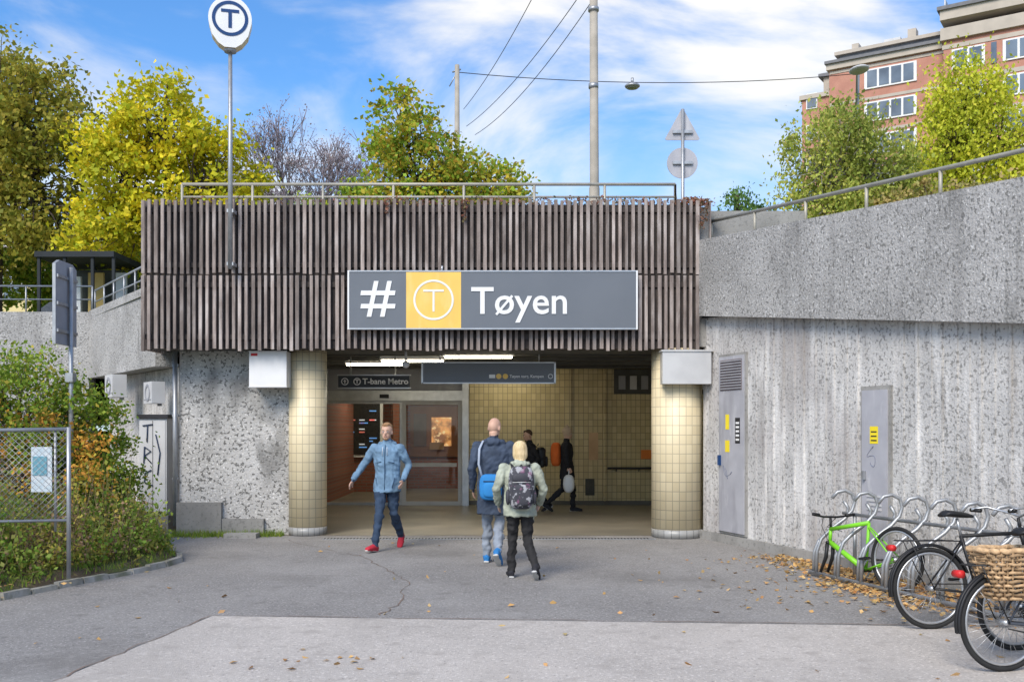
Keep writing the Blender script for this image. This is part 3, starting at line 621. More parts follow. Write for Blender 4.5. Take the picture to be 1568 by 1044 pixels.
tree('linden_tree',(-15.6,30,4),(-15.3,30,11.5),[((-15.2,30,11.4),(1.9,2,2.0)),((-14.2,30,10.0),(2.0,2,2.3)),((-16.5,30,9.5),(2.4,2,2.4)),((-13.6,29.5,8.2),(1.5,1.6,1.5)),((-16,29.5,7.4),(2.2,1.8,1.1))],290,90,.17,.5,L_ol,tr=.22)
tree('maple_tree',(-9.4,27,4),(-9.3,27,9.5),[((-9.4,27,9.7),(1.35,1.4,1.3)),((-8.2,27,8.3),(1.35,1.4,1.7)),((-10.6,27,8.6),(1.2,1.4,1.4)),((-10.6,27,6.9),(1.5,1.4,1.0)),((-8.4,27,6.8),(1.5,1.4,.9)),((-9.3,26.8,10.8),(.5,.5,.5))],250,95,.16,.42,L_ye,tr=.17)
tree('rowan_tree',(-14.4,33,4),(-14.2,33,7.5),[((-13.9,33,7.2),(2.6,1.6,1.3)),((-16.3,33,6.6),(2.4,1.6,.9))],110,80,.18,.5,L_gr)
bare_tree('bare_tree',(-10.0,45,5),10.6,.42,barkg,7,4,L_pu)
bare_tree('bare_tree',(-12.0,47,5),9.3,.42,barkg,7,9,L_pu)
bare_tree('bare_tree',(.8,40,4),7.2,.38,barkg,6,12,L_pu)
tree('young_ash_tree',(-5.2,30,4),(-5.2,30,7.5),[((-5.9,30,7.7),(1.0,1,.8)),((-4.6,30,8.3),(.7,.7,1.0)),((-4.2,30,7.6),(1.2,1,.7)),((-5.2,30,7.2),(1.6,1,.6))],110,95,.15,.4,L_gr)
tree('turning_maple_tree',(-2.0,25,4),(-2.0,25,8.3),[((-2.7,25,9.2),(.95,.8,.95)),((-2.7,25,7.9),(1.1,.8,.9)),((-1.4,25,8.1),(.9,.8,.9)),((-.6,25,7.7),(.9,.8,.8)),((-1.9,25,7.2),(2.1,.8,.8)),((-.1,25,7.0),(.8,.6,.6))],190,62,.14,.34,L_or,tr=.13)
tree('birch_tree',(8.1,24,4),(8.0,24,9.0),[((8.0,24,8.75),(.75,.8,.8)),((7.3,24,8.0),(.8,.8,1.0)),((8.8,24,8.0),(1.0,.8,1.0)),((7.7,24,7.0),(1.2,.8,.9)),((9.0,24,6.9),(1.2,.8,1.0))],240,80,.105,.36,L_bi,bm=surf('birch_bark',(.5,.48,.44),(.2,.18,.16),8),tr=.1,droop=1.2,zst=1.3)
tree('weeping_willow_tree',(11.4,25,4),(11.3,25,9.6),[((11.4,25,10.0),(.9,.9,.9)),((10.9,25,8.8),(.9,.9,1.1)),((12.2,25,8.8),(1.2,.9,1.2)),((10.9,25,7.6),(1.2,.9,1.1)),((12.7,25,7.4),(1.3,.9,1.2))],260,85,.11,.36,L_wi,tr=.13,droop=1.5,zst=1.6)
tree('copper_beech_tree',(9.9,23,4),(9.9,23,7),[((9.7,23,6.7),(1.3,.8,.6)),((11.4,23,6.8),(1.2,.8,.6))],80,60,.12,.3,L_br)
tree('pine_tree',(6.0,27,4),(6.1,27,8.0),[((6.2,27,7.1),(.6,.6,1.0)),((6.8,27,6.9),(.7,.6,.9)),((6.5,27,6.4),(.9,.6,.6))],100,95,.1,.35,leafmat('pine_leaf',[(.10,.20,.06),(.15,.28,.08),(.20,.32,.07)],1),droop=1)
dp=[]
for i in range(420):
    x=random.uniform(-60,30); y=random.uniform(55,70)+ (0 if x<14 else 12); z=random.uniform(4,7.2)+1.2*math.sin(x*.5)
    dp.append(rng.normal(size=(40,3))*[1.0,1.0,.8]+[x,y,z])
leaves_mesh('distant_trees',np.concatenate(dp),.45,L_ol)
def shrub(name,blobs,ncl,per,size,cr,lm,base):
    return tree(name,base,(base[0],base[1],base[2]+1.0),blobs,ncl,per,size,cr,lm,tr=.05)
shrub('hedge',[((-6.6,13.4,1.75),(1.0,.8,1.0)),((-5.85,13.6,1.4),(.55,.7,.95)),((-7.9,13.2,1.9),(1.2,.8,1.0)),((-5.6,13.8,1.0),(.32,.5,.6)),((-6.2,12.6,1.0),(.9,.6,.7))],460,75,.062,.2,L_sh,(-6.4,13.5,.5))
shrub('autumn_shrub',[((-6.3,12.7,1.6),(.6,.3,.4)),((-5.6,13.1,1.5),(.3,.3,.4)),((-5.35,12.4,1.0),(.35,.4,.35)),((-6.9,12.5,1.7),(.6,.3,.5)),((-6.2,12.3,1.1),(.5,.3,.3))],70,45,.062,.17,L_so,(-6.2,12.8,.5))
wk=[];wo=[];wy=[];stems=MB()
stm=surf('stem',(.24,.20,.09),(.18,.12,.08))
for i in range(820):
    t=random.random(); y=8.6+5.6*t; 
    xk=np.interp(y,[a for a,_ in kerb],[b for _,b in kerb]); x=xk-.2-abs(random.gauss(0,.75)); z=bedz(x,y,xk)
    dk2=min(1,(xk-x)/.7); h=random.uniform(.12,.95)*(.3+.7*dk2)
    if y<10: h*=.8
    top=Vector((x+random.gauss(0,.13),y+random.gauss(0,.13),z+h)); b0=Vector((x,y,z-.02))
    stems.tube([b0,b0.lerp(top,.5)+Vector((random.gauss(0,.02),0,0)),top],[.005,.004,.002],stm,3)
    k=random.randint(12,46); kind=int(3*noise.noise(Vector((x*.9,y*.9,3)))+i%4)
    for j in range(k):
        q=b0.lerp(top,random.uniform(.15,1)); (wo if kind==3 else wy if kind==2 else wk).append((q.x+random.gauss(0,.06),q.y+random.gauss(0,.06),q.z+random.gauss(0,.03)))
stems=stems.obj('stems')
group('weeds',[stems,leaves_mesh('leaves_green',wk,.058,leafmat('weed_leaf',[(.13,.26,.03),(.22,.34,.06),(.32,.40,.08),(.26,.24,.08)],3)),leaves_mesh('leaves_yellow',wy,.05,leafmat('weed_leaf_yellow',[(.50,.44,.10),(.40,.40,.08),(.60,.46,.12)],3)),leaves_mesh('leaves_reddish',wo,.04,leafmat('weed_leaf_red',[(.38,.22,.17),(.42,.28,.16),(.32,.22,.20)],3))])
g=MB(); gm=leafmat('grass_blade',[(.14,.26,.04),(.22,.32,.05),(.30,.32,.07)],3)
for i in range(3200):
    r=random.random()
    if r<.4: x=random.uniform(-5.5,-3.6); y=15.78-abs(random.gauss(0,.10))*(1+(-3.6-x)*.6); z=0
    else:
        y=random.uniform(8,15.5); xk=np.interp(y,[a for a,_ in kerb],[b for _,b in kerb]); x=xk-.05-abs(random.gauss(0,.35)); z=bedz(x,y,xk)-.02
    h=random.uniform(.03,.13); a=random.uniform(0,6.3); w=.007; dx=random.gauss(0,.03); dy=random.gauss(0,.03)
    g.add([(x-w*math.cos(a),y-w*math.sin(a),z),(x+w*math.cos(a),y+w*math.sin(a),z),(x+dx,y+dy,z+h)],[(0,1,2)],gm)
g.obj('grass')
mb=MB(); mb.box(-4.45,-3.95,15.35,15.6,0,.07,plain); mb.obj('concrete_slab')
mb=MB(); a=Vector((-4.72,10.6,0)); b=Vector((-8.0,9.9,0)); dv=(b-a)
zb,zt=.72,1.69
for t in (0,.45,1): q=a+dv*t; mb.tube([(q.x,q.y,.1),(q.x,q.y,zt+.02)],.024,steel,8)
q=a+dv*.02; mb.tube([(q.x-.07,q.y,.6),(q.x-.07,q.y,zt-.02)],.014,steel,8)
mb.tube([(a.x,a.y,zt),(b.x,b.y,zt-.06)],.02,steel,8); mb.tube([(a.x,a.y,zb),(b.x,b.y,zb)],.016,steel,8)
Ln=dv.length; H=zt-zb; s=-H
while s<Ln:
    for sg in (0,1):
        s0=max(s,0); s1=min(s+H,Ln)
        z0=zb+(s0-s); z1=zb+(s1-s)
        if sg: z0=zt-(s0-s); z1=zt-(s1-s)
        p=a+dv*(s0/Ln); q=a+dv*(s1/Ln); mb.tube([(p.x,p.y,z0),(q.x,q.y,z1)],.0028,steel,3)
    s+=.065
pa=surf('paper',(.55,.66,.72),(.7,.74,.76),12)
mb.box(-5.12,-4.90,10.6,10.61,1.02,1.5,pa); mb.box(-5.1,-4.95,10.59,10.6,1.2,1.4,surf('paper_pic',(.2,.45,.55))); mb.box(-5.55,-5.36,10.38,10.39,1.36,1.48,white)
mb.obj('chain_link_fence')
# ================================================================ FALLEN LEAVES
fp=[]
for i in range(1900):
    s=random.uniform(2.2,9.5); n=.06+abs(random.gauss(0,.33)); p=A+u*s+nn*n; fp.append((p.x,p.y,.012+random.random()*.02))
for i in range(1400): fp.append((random.gauss(3.95,.33),random.gauss(10.7,.75),.012+random.random()*.03))
for i in range(110): fp.append((random.gauss(3.0,.7),random.uniform(9,13),.012))
for i in range(85): fp.append((random.uniform(-4.5,5),random.uniform(5.5,14.8),.012))
for i in range(16): fp.append((random.gauss(-1.6,.35),random.gauss(7.3,.15),.012))
for i in range(40): fp.append((random.gauss(-5.0,.35),random.gauss(9.7,.7),.14))
fp=[p for p in fp if p[0]<wall_x(p[1])-.08]
leaves_mesh('fallen_leaves',fp,.065,leafmat('fallen_leaf',[(.50,.27,.10),(.60,.38,.16),(.38,.21,.11),(.64,.48,.24),(.44,.22,.09)],3,.1),flat=True)
# ================================================================ BIKES
def bike(name,origin,yaw,fc,roll=0,front=True,fender=True,rack=True,basket=None,seat=True,nose=0,step=False,dr=rubber,bars='flat'):
    mb=MB(); mb.M=Matrix.Translation(origin)@Matrix.Rotation(R(yaw),4,'Z')@Matrix.Rotation(R(roll),4,'X')@Matrix.Rotation(R(nose),4,'Y')
    r=.345; rw=(0,0,r); fw=(1.05,0,r)
    def wheel(c):
        mb.torus(c,r-.02,.019,dr,44,8); mb.torus(c,r-.05,.012,alu,44,6); mb.tube([(c[0],-.05,c[2]),(c[0],.05,c[2])],.022,alu,10)
        for k in range(28):
            a=2*math.pi*k/28; sd=.025 if k%2 else -.025
            mb.tube([(c[0]+.02*math.cos(a+.8),sd,c[2]+.02*math.sin(a+.8)),(c[0]+(r-.055)*math.cos(a),0,c[2]+(r-.055)*math.sin(a))],.0018,alu,3)
    wheel(rw)
    if front: wheel(fw)
    bb=(.44,0,.29); st=(.30,0,.78); ht=(.86,0,.80); hb=(.90,0,.66)
    mb.tube([bb,st],.017,fc,10); mb.tube([hb,ht],.02,fc,10)
    if step: mb.tube([(.38,0,.5),(.6,0,.48),hb],.02,fc,10); mb.tube([bb,(.65,0,.4),hb],.022,fc,10)
    else: mb.tube([st,ht],.017 if front else .024,fc,10); mb.tube([bb,hb],.022 if front else .03,fc,10)
    for sd in (-1,1):
        mb.tube([(bb[0],sd*.03,bb[2]),(0,sd*.06,r)],.010,fc,8); mb.tube([(st[0],sd*.015,st[2]-.05),(0,sd*.06,r)],.008,fc,8)
        mb.tube([(.90,sd*.045,.64),(.94,sd*.05,.5),(1.05,sd*.055,r)],[.016,.015,.01] if front else [.022,.022,.016],black if not front else fc,8)
    mb.tube([(.90,-.05,.655),(.90,.05,.655)],.02,black if not front else fc,8)
    mb.tube([ht,(.84,0,.93)],.014,black,8)
    if bars=='flat': mb.tube([(.80,-.30,.95),(.84,-.1,.935),(.84,.1,.935),(.80,.30,.95)],.012,black,8)
    else: mb.tube([(.58,-.27,1.0),(.72,-.26,1.02),(.84,-.12,.97),(.86,0,.94),(.84,.12,.97),(.72,.26,1.02),(.58,.27,1.0)],.011,alu,8)
    for sd in (-1,1):
        x=.80 if bars=='flat' else .62
        mb.tube([(x+.005,sd*.2,.95+(.04 if bars!='flat' else 0)),(x-.02,sd*.31,.955+(.04 if bars!='flat' else 0))],.018,black,8)
    mb.tube([(.84,.1,.94),(.93,.06,.85),(.90,.02,.66)],.004,black,4); mb.tube([(.84,-.1,.94),(.95,-.04,.84),(.7,0,.75)],.004,black,4)
    mb.torus((bb[0],-.05,bb[2]),.085,.006,alu,24,6); mb.tube([(bb[0],-.07,bb[2]),(bb[0],.07,bb[2])],.02,black,8)
    mb.tube([(bb[0],-.07,bb[2]),(bb[0]+.12,-.08,bb[2]-.11)],.011,alu,8); mb.tube([(bb[0],.07,bb[2]),(bb[0]-.12,.08,bb[2]+.11)],.011,alu,8)
    mb.box(bb[0]+.08,bb[0]+.17,-.17,-.085,bb[2]-.125,bb[2]-.10,black); mb.box(bb[0]-.17,bb[0]-.08,.085,.17,bb[2]+.1,bb[2]+.125,black)
    mb.tube([(bb[0],-.05,bb[2]+.085),(0,-.05,r+.04)],.005,black,4); mb.tube([(bb[0],-.05,bb[2]-.085),(0,-.05,r-.04)],.005,black,4)
    if seat:
        mb.tube([st,(.27,0,.93)],.013,alu,8)
        mb.tube([(.12,0,.955),(.17,0,.975),(.27,0,.965),(.36,0,.955),(.42,0,.945)],[(.05,.015),(.085,.028),(.06,.028),(.028,.022),(.012,.012)],black,12,ref=(0,1,0))
    if fender:
        for c,a0,a1 in (((0,0,r),20,190),((1.05,0,r),5,165)):
            if c[0]>0 and not front: continue
            for k in range(3): mb.torus((c[0],(k-1)*.02,c[2]),r+.022-(.006 if k!=1 else 0),.011,black,24,6,a0,a1)
    if rack:
        for sd in (-1,1):
            mb.tube([(.26,sd*.05,.74),(.1,sd*.06,.745),(-.28,sd*.06,.75)],.006,black,6); mb.tube([(-.2,sd*.06,.75),(0,sd*.07,r)],.005,black,6)
        for x in (-.28,-.15,0,.12): mb.tube([(x,-.06,.75),(x,.06,.75)],.005,black,6)
        mb.tube([(-.34,-.04,.69),(-.34,.04,.69)],.028,red,10)
    if basket:
        bx,bz,bw,bl,bh=basket
        for lv in range(12):
            f=.74+.26*lv/11; z=bz+bh*lv/11
            n=48; pts=[]
            for i in range(n+1):
                a=2*math.pi*i/n; cx=math.copysign(abs(math.cos(a))**.5,math.cos(a)); sy=math.copysign(abs(math.sin(a))**.5,math.sin(a))
                w=.010*(1 if (i//2+lv)%2 else -1)
                pts.append((bx+(bl/2*f+w)*cx,(bw/2*f+w)*sy,z+.004*math.sin(i*1.7+lv)))
            mb.tube(pts,bh/30 if lv<11 else .020,wicker,6)
        mb.box(bx-bl*.34,bx+bl*.34,-bw*.34,bw*.34,bz-.01,bz+.01,wicker)
        for i in range(30):
            a=2*math.pi*(i+.5)/30; cx=math.copysign(abs(math.cos(a))**.5,math.cos(a)); sy=math.copysign(abs(math.sin(a))**.5,math.sin(a))
            mb.tube([(bx+bl/2*.74*cx,bw/2*.74*sy,bz),(bx+bl/2*cx,bw/2*sy,bz+bh)],.008,wicker,5)
    mb.M=None
    return mb.obj(name)
bike('bicycle',(3.55,8.42,0),8,black,roll=-4,fender=True,rack=True,bars='city')
bike('bicycle',(3.44,6.95,0),12,surf('bike_grey',(.06,.07,.09)),roll=-3,step=True,rack=True,bars='city',basket=(.06,.52,.36,.46,.33))
bike('bicycle',(3.86,7.62,0),10,surf('bike_blue',(.04,.07,.12)),roll=3,fender=False,rack=False,bars='flat')
bike('mountain_bicycle',(4.02,10.25,0),117,green,roll=3,front=False,fender=False,rack=False,seat=False,nose=14)
mb=MB()
for k in range(17):
    d=11.4-k*.38; x=wall_x(d)-.50; j=random.uniform(-.02,.02)
    def q(dx,z,dd=0): return (x+dx,d+dd+j,z)
    path=[q(-.30,.04),q(-.29,.30),q(-.24,.44),q(-.12,.56),q(.02,.66),q(.11,.76),q(.14,.86),q(.11,.95),q(.03,.99),q(-.06,.97),q(-.12,.90)]
    mb.tube(path,.021,steel,8)
    path=[q(-.30,.04,.1),q(-.29,.28,.1),q(-.24,.40,.1),q(-.12,.51,.1),q(.0,.60,.1),q(.08,.69,.1),q(.10,.78,.1),q(.05,.86,.1)]
    mb.tube(path,.021,steel,8)
mb.tube([(wall_x(11.5)-.8,11.5,.04),(wall_x(5)-.8,5,.04)],.025,steel,8)
mb.tube([(wall_x(11.5)-.42,11.5,.72),(wall_x(5)-.42,5,.72)],.02,steel,8)
for d in (11.3,9,6.8): mb.tube([(wall_x(d)-.42,d,0),(wall_x(d)-.42,d,.72)],.022,steel,8)
mb.obj('bicycle_rack')
# ================================================================ PEOPLE
def cloth(name,c,c2=None): return surf(name,c,c2 or tuple(x*.66 for x in c),7,.85,bmp=.5,bscale=16)
skin=surf('skin',(.60,.38,.28),(.52,.31,.22),8,.5)
sole=surf('shoe_sole',(.6,.6,.58))
def human(name,loc,yaw,H,pose,cols,coat=0.80,bulk=1.0,hair='short',hood=False,extras=None,lean=0,headturn=0,headdown=0,flare=1.0):
    s=H/1.75; mb=MB(); prims=[]; tags=list(cols.keys())
    def T(tag,pts,rad,ref=None,n=12):
        rr=[(r if isinstance(r,(list,tuple)) else (r,r)) for r in rad]
        mb.tube(pts,rr,skin,n,ref=ref)
        P=[Vector(p) for p in pts]
        for i in range(len(P)-1):
            for t in np.linspace(0,1,7):
                a=rr[i];b=rr[i+1]; prims.append((tags.index(tag),P[i].lerp(P[i+1],t),((a[0]+a[1])*(1-t)+(b[0]+b[1])*t)/2))
    def E(tag,c,r,rot=None):
        mb.ell(c,r,skin,16,10,rot=rot); rr=r if isinstance(r,tuple) else (r,r,r); mn=min(rr); c=Vector(c)
        ax=[Vector((1,0,0)),Vector((0,1,0)),Vector((0,0,1))]
        prims.append((tags.index(tag),c,sum(rr)/3))
        for a,q in zip(ax,rr):
            if q>mn*1.05:
                for sg in (-1,1): prims.append((tags.index(tag),c+(rot@a if rot is not None else a)*sg*(q-mn),mn))
    b=bulk; LN=lambda z:-lean*(z-.95)
    def c(x,y,z): return Vector((x,y+LN(z) if z>.95 else y,z))
    T('top',[c(0,0,coat),c(0,0,.93),c(0,0,1.08),c(0,0,1.24),c(0,.005,1.36),c(0,.01,1.43),c(0,.01,1.475)],[(.180*b*flare,.135*b*flare),(.174*b,.125*b),(.160*b,.114*b),(.175*b,.122*b),(.178*b,.115*b),(.125*b,.085*b),(.065,.06)],ref=(1,0,0),n=20)
    T('legs',[(0,0,.80),(0,0,.95)],[(.14,.10),(.15,.11)],ref=(1,0,0),n=16)
    sh={1:c(.165*b,.005,1.395),-1:c(-.165*b,.005,1.395)}
    for sd,k in ((1,'L'),(-1,'R')):
        e=c(*pose['elb'+k]); w=c(*pose['wri'+k])
        T('top',[sh[sd]+Vector((-.03*sd,0,.0)),sh[sd].lerp(e,.15),sh[sd].lerp(e,.55),e,e.lerp(w,.45),w],[.062*b,.062*b,.054*b,.047*b,.045*b,.038*b])
        E('top',sh[sd],.062*b); E('top',e,.046*b)
        d=(w-e).normalized(); nrm=Vector((sd,0,0)); nrm=(nrm-d*nrm.dot(d)).normalized(); lat=d.cross(nrm).normalized()
        T('skin',[w-d*.02,w+d*.03,w+d*.085],[(.026,.02),(.036,.017),(.038,.014)],ref=lat)
        for q,ln in ((-1.5,.058),(-.5,.072),(.5,.078),(1.5,.068)):
            p0=w+d*.075+lat*q*.019; p1=p0+d*ln*.5+lat*q*.003-nrm*.006; p2=p1+d*ln*.45-nrm*.018
            T('skin',[p0,p1,p2],[.0095,.009,.0075],n=8)
        p0=w+d*.03+lat*(.03); T('skin',[p0,p0+lat*.025+d*.03-nrm*.01,p0+lat*.03+d*.058-nrm*.018],[.012,.0105,.009],n=8)
        hp=Vector((sd*.09,0,.90)); kn=Vector(pose['kne'+k]); an=Vector(pose['ank'+k]); pit=pose.get('pit'+k,0)
        T('legs',[hp,hp.lerp(kn,.35),hp.lerp(kn,.75),kn,kn.lerp(an,.3),kn.lerp(an,.75),an+Vector((0,0,.0))],[.096*b,.088,.070,.063,.062,.052,.050])
        E('legs',kn,.062)
        rot=Matrix.Rotation(R(pit),3,'X'); tz=Matrix.Rotation(R(pose.get('out'+k,8)*sd),3,'Z')
        f=lambda v: an+tz@(rot@Vector(v))
        T('shoe',[f((0,.065,-.04)),f((0,.03,-.035)),f((0,-.05,-.035)),f((0,-.12,-.048)),f((0,-.175,-.055)),f((0,-.20,-.058))],[(.03,.035),(.042,.045),(.046,.045),(.048,.034),(.040,.026),(.018,.016)],ref=(1,0,0))
        T('sole',[f((0,.072,-.078)),f((0,-.08,-.078)),f((0,-.2,-.076))],[(.036,.012),(.046,.012),(.03,.012)],ref=(1,0,0))
        T('shoe',[an+Vector((0,0,.02)),f((0,.01,-.04))],[.042,.045])
    hc=c(0,-.012,1.625); hr=Matrix.Rotation(R(headturn),3,'Z')@Matrix.Rotation(R(headdown),3,'X')
    h=lambda v: hc+hr@Vector(v)
    T('skin',[c(0,.012,1.42),c(0,.008,1.48),h((0,.02,-.05))],[.06,.055,.055])
    E('skin',h((0,.008,.025)),(.074,.094,.098),hr); E('skin',h((0,-.022,-.05)),(.056,.062,.066),hr)
    E('skin',h((0,-.045,-.085)),(.032,.03,.024),hr)
    E('skin',h((0,-.088,-.015)),(.013,.020,.022),hr); 
    for sd in (-1,1): E('skin',h((sd*.076,.012,-.01)),(.011,.019,.031),hr); 
    if hair=='short':
        E('hair',h((0,.030,.050)),(.081,.088,.088),hr); E('hair',h((0,-.03,.105)),(.055,.045,.022),hr)
        E('hair',h((0,-.055,-.092)),(.034,.026,.022),hr)
    elif hair=='bob':
        E('hair',h((0,.022,.035)),(.094,.098,.10),hr); T('hair',[h((0,.03,.04)),h((0,.035,-.06)),h((0,.035,-.13))],[(.095,.085),(.098,.075),(.075,.05)],ref=(1,0,0))
    elif hair=='beanie':
        E('hair',h((0,.012,.065)),(.087,.10,.095),hr); T('hair',[h((0,.01,.03)),h((0,.01,.07))],[(.09,.104),(.09,.104)],ref=(1,0,0)); E('hair',h((0,.01,.17)),(.03,.03,.03),hr)
    if hood: T('top',[c(-.10,.02,1.45),c(-.05,.09,1.46),c(.05,.09,1.46),c(.10,.02,1.45)],[.04,.05,.05,.04]); 
    T('top',[c(0,.01,1.44),c(0,.008,1.50)],[(.08,.072),(.068,.066)],ref=(1,0,0))
    me=bpy.data.meshes.new('tmp'); me.from_pydata(mb.v,[],mb.f); ob=bpy.data.objects.new('tmp',me); COL.objects.link(ob)
    md=ob.modifiers.new('r','REMESH'); md.mode='VOXEL'; md.voxel_size=.0085; sm=ob.modifiers.new('s','SMOOTH'); sm.factor=.4; sm.iterations=2
    dg=bpy.context.evaluated_depsgraph_get(); me2=bpy.data.meshes.new_from_object(ob.evaluated_get(dg)); bpy.data.objects.remove(ob)
    nv=len(me2.vertices); co=np.empty(nv*3); me2.vertices.foreach_get('co',co); co=co.reshape(-1,3)
    pc=np.array([p[1][:] for p in prims]); pr=np.array([p[2] for p in prims]); pt=np.array([p[0] for p in prims])
    vt=np.empty(nv,int)
    for i in range(0,nv,4000):
        d=np.linalg.norm(co[i:i+4000,None,:]-pc[None],axis=2)-pr[None]; vt[i:i+4000]=pt[d.argmin(1)]
    ti=tags.index('top'); li=tags.index('legs')
    vt[(vt==ti)&(co[:,2]<coat-.006)&(np.abs(co[:,0])<.17)]=li
    vt[(vt==li)&(co[:,2]>coat+.004)]=ti
    no=np.empty(nv*3); me2.vertices.foreach_get('normal',no); no=no.reshape(-1,3)
    for i in range(nv):
        tg=tags[vt[i]]
        if tg in('top','legs'):
            x,y,z=co[i]; f=noise.noise(Vector((x*9+5,y*9,z*(6 if tg=='top' else 14))))*.019+noise.noise(Vector((x*24+z*12,y*24,z*20)))*.010
            co[i]+=no[i]*f
    me2.vertices.foreach_set('co',co.reshape(-1))
    me2.materials.clear()
    for t in tags: me2.materials.append(cols[t])
    npoly=len(me2.polygons); mi=np.empty(npoly,np.int32)
    for i,p in enumerate(me2.polygons): mi[i]=vt[p.vertices[0]]
    me2.polygons.foreach_set('material_index',mi); me2.polygons.foreach_set('use_smooth',[True]*npoly); me2.update()
    body=bpy.data.objects.new('body',me2); COL.objects.link(body); kids=[body]
    fb=MB()
    for sd in (-1,1):
        fb.ell(h((sd*.029,-.078,.010)),(.012,.007,.006),white); fb.ell(h((sd*.029,-.083,.010)),(.006,.004,.006),darkm)
        fb.tube([h((sd*.045,-.074,.030)),h((sd*.028,-.088,.034)),h((sd*.014,-.088,.030))],.004,cols['hair'] if 'hair' in cols else darkm,5)
    fb.tube([h((-.022,-.081,-.055)),h((0,-.088,-.053)),h((.022,-.081,-.055))],.004,surf('lips',(.4,.15,.12)),5)
    kids.append(fb.obj('face_features'))
    if extras:
        for ename,fn in extras:
            eb=MB(); fn(eb,c); kids.append(eb.obj(ename))
    e=group(name,kids); e.location=loc; e.rotation_euler=(0,0,R(yaw)); e.scale=(s,s,s)
    return e
shoeblack=surf('black_shoe',(.025,.025,.03))
bjd=surf('jacket_seam',(.05,.10,.17))
def zipper(mb,c):
    mb.tube([c(.0,-.150,.81),c(0,-.144,.93),c(0,-.132,1.08),c(0,-.140,1.22),c(0,-.133,1.35),c(0,-.095,1.45)],.006,bjd,5)
    for sd in (-1,1): mb.tube([c(sd*.10,-.125,.86),c(sd*.135,-.10,1.0)],.006,bjd,5); mb.tube([c(sd*.05,-.14,1.22),c(sd*.13,-.11,1.20)],.005,bjd,5)
    for sd in (-1,1): mb.tube([c(sd*.03,-.12,1.42),c(sd*.035,-.14,1.30)],.003,white,4)
human('man_in_blue_jacket',(-1.76,14.0,0),-6,1.77,dict(elbL=(.29,.08,1.17),wriL=(.25,-.10,.96),elbR=(-.34,.04,1.18),wriR=(-.45,-.10,.96),
  kneL=(.09,.02,.50),ankL=(.13,.34,.16),pitL=36,outL=0,kneR=(-.05,-.22,.53),ankR=(-.09,-.32,.09),pitR=-8,outR=20),
  dict(top=cloth('blue_jacket',(.17,.28,.40)),legs=cloth('dark_jeans',(.035,.06,.105)),skin=skin,shoe=surf('red_shoe',(.50,.03,.05)),sole=sole,hair=surf('ginger_hair',(.36,.21,.11),(.27,.15,.07),30)),coat=.80,bulk=1.08,extras=[('zip',zipper)],hood=True,headdown=4)
def shoulder_bag(mb,c):
    bl=surf('bag_blue',(.03,.22,.52),(.02,.15,.40)); 
    mb.ell(c(.02,.20,.93),(.135,.06,.155),bl,20,12,e=.55); mb.ell(c(.01,.25,.90),(.10,.03,.09),bl,16,10,e=.6); mb.tube([c(-.1,.262,1.0),c(.1,.262,1.0)],.006,darkm,5)
    st=surf('strap',(.35,.40,.48)); mb.tube([c(.12,.165,1.02),c(.17,.16,1.2),c(.165,.13,1.38),c(.13,.06,1.475),c(.10,-.04,1.46),c(.0,-.15,1.25)],[(.014,.004)]*6,st,8); mb.tube([c(-.1,.18,1.03),c(-.19,.1,1.12),c(-.2,.0,1.2)],.008,st,6)
human('bald_man',(-.22,12.5,0),174,1.83,dict(elbL=(.265,.06,1.14),wriL=(.27,-.08,.90),elbR=(-.25,.0,1.15),wriR=(-.18,-.22,1.04),
  kneL=(.10,-.12,.51),ankL=(.11,-.12,.09),kneR=(-.06,.0,.49),ankR=(-.07,.26,.17),pitR=38,outL=4),
  dict(top=cloth('navy_parka',(.055,.075,.115)),legs=cloth('light_jeans',(.28,.32,.38)),skin=skin,shoe=surf('blue_shoe',(.03,.20,.50)),sole=sole,hair=skin),coat=.60,bulk=1.16,hair='none',hood=True,extras=[('shoulder_bag',shoulder_bag)],headturn=-22,headdown=14)
def pack(col,sx=1.0,pat=None):
    def f(mb,c):
        mb.ell(c(0,.21,1.17),(.155*sx,.095,.26*sx),col,24,14,e=.55); mb.ell(c(0,.305,1.08),(.115*sx,.04,.13*sx),pat or col,20,10,e=.55); mb.ell(c(0,.285,1.30),(.12*sx,.045,.06),pat or col,16,8,e=.6)
        mb.tube([c(-.11*sx,.30,1.24),c(0,.325,1.245),c(.11*sx,.30,1.24)],.005,lgrey,5); mb.tube([c(-.1*sx,.335,1.16),c(.1*sx,.335,1.16)],.005,lgrey,5); mb.tube([c(-.03,.18,1.42),c(0,.2,1.46),c(.03,.18,1.42)],.008,black,6)
        for sd in (-1,1):
            mb.ell(c(sd*.16*sx,.2,1.05),(.03,.06,.10),col,12,8); mb.tube([c(sd*.09,.14,1.38),c(sd*.11,.05,1.475),c(sd*.115,-.10,1.40),c(sd*.13,-.14,1.25),c(sd*.16,-.02,1.05),c(sd*.13,.15,1.0)],[(.022,.008)]*6,black,8)
    return f
packm=surf('patterned_pack',(.045,.045,.055),(.06,.06,.07),6,.7,layers=[((.42,.42,.44),14,.54,.58,U,.8),((.25,.10,.18),9,.6,.64,U,.6)])
sage=cloth('sage_hoodie',(.42,.45,.36))
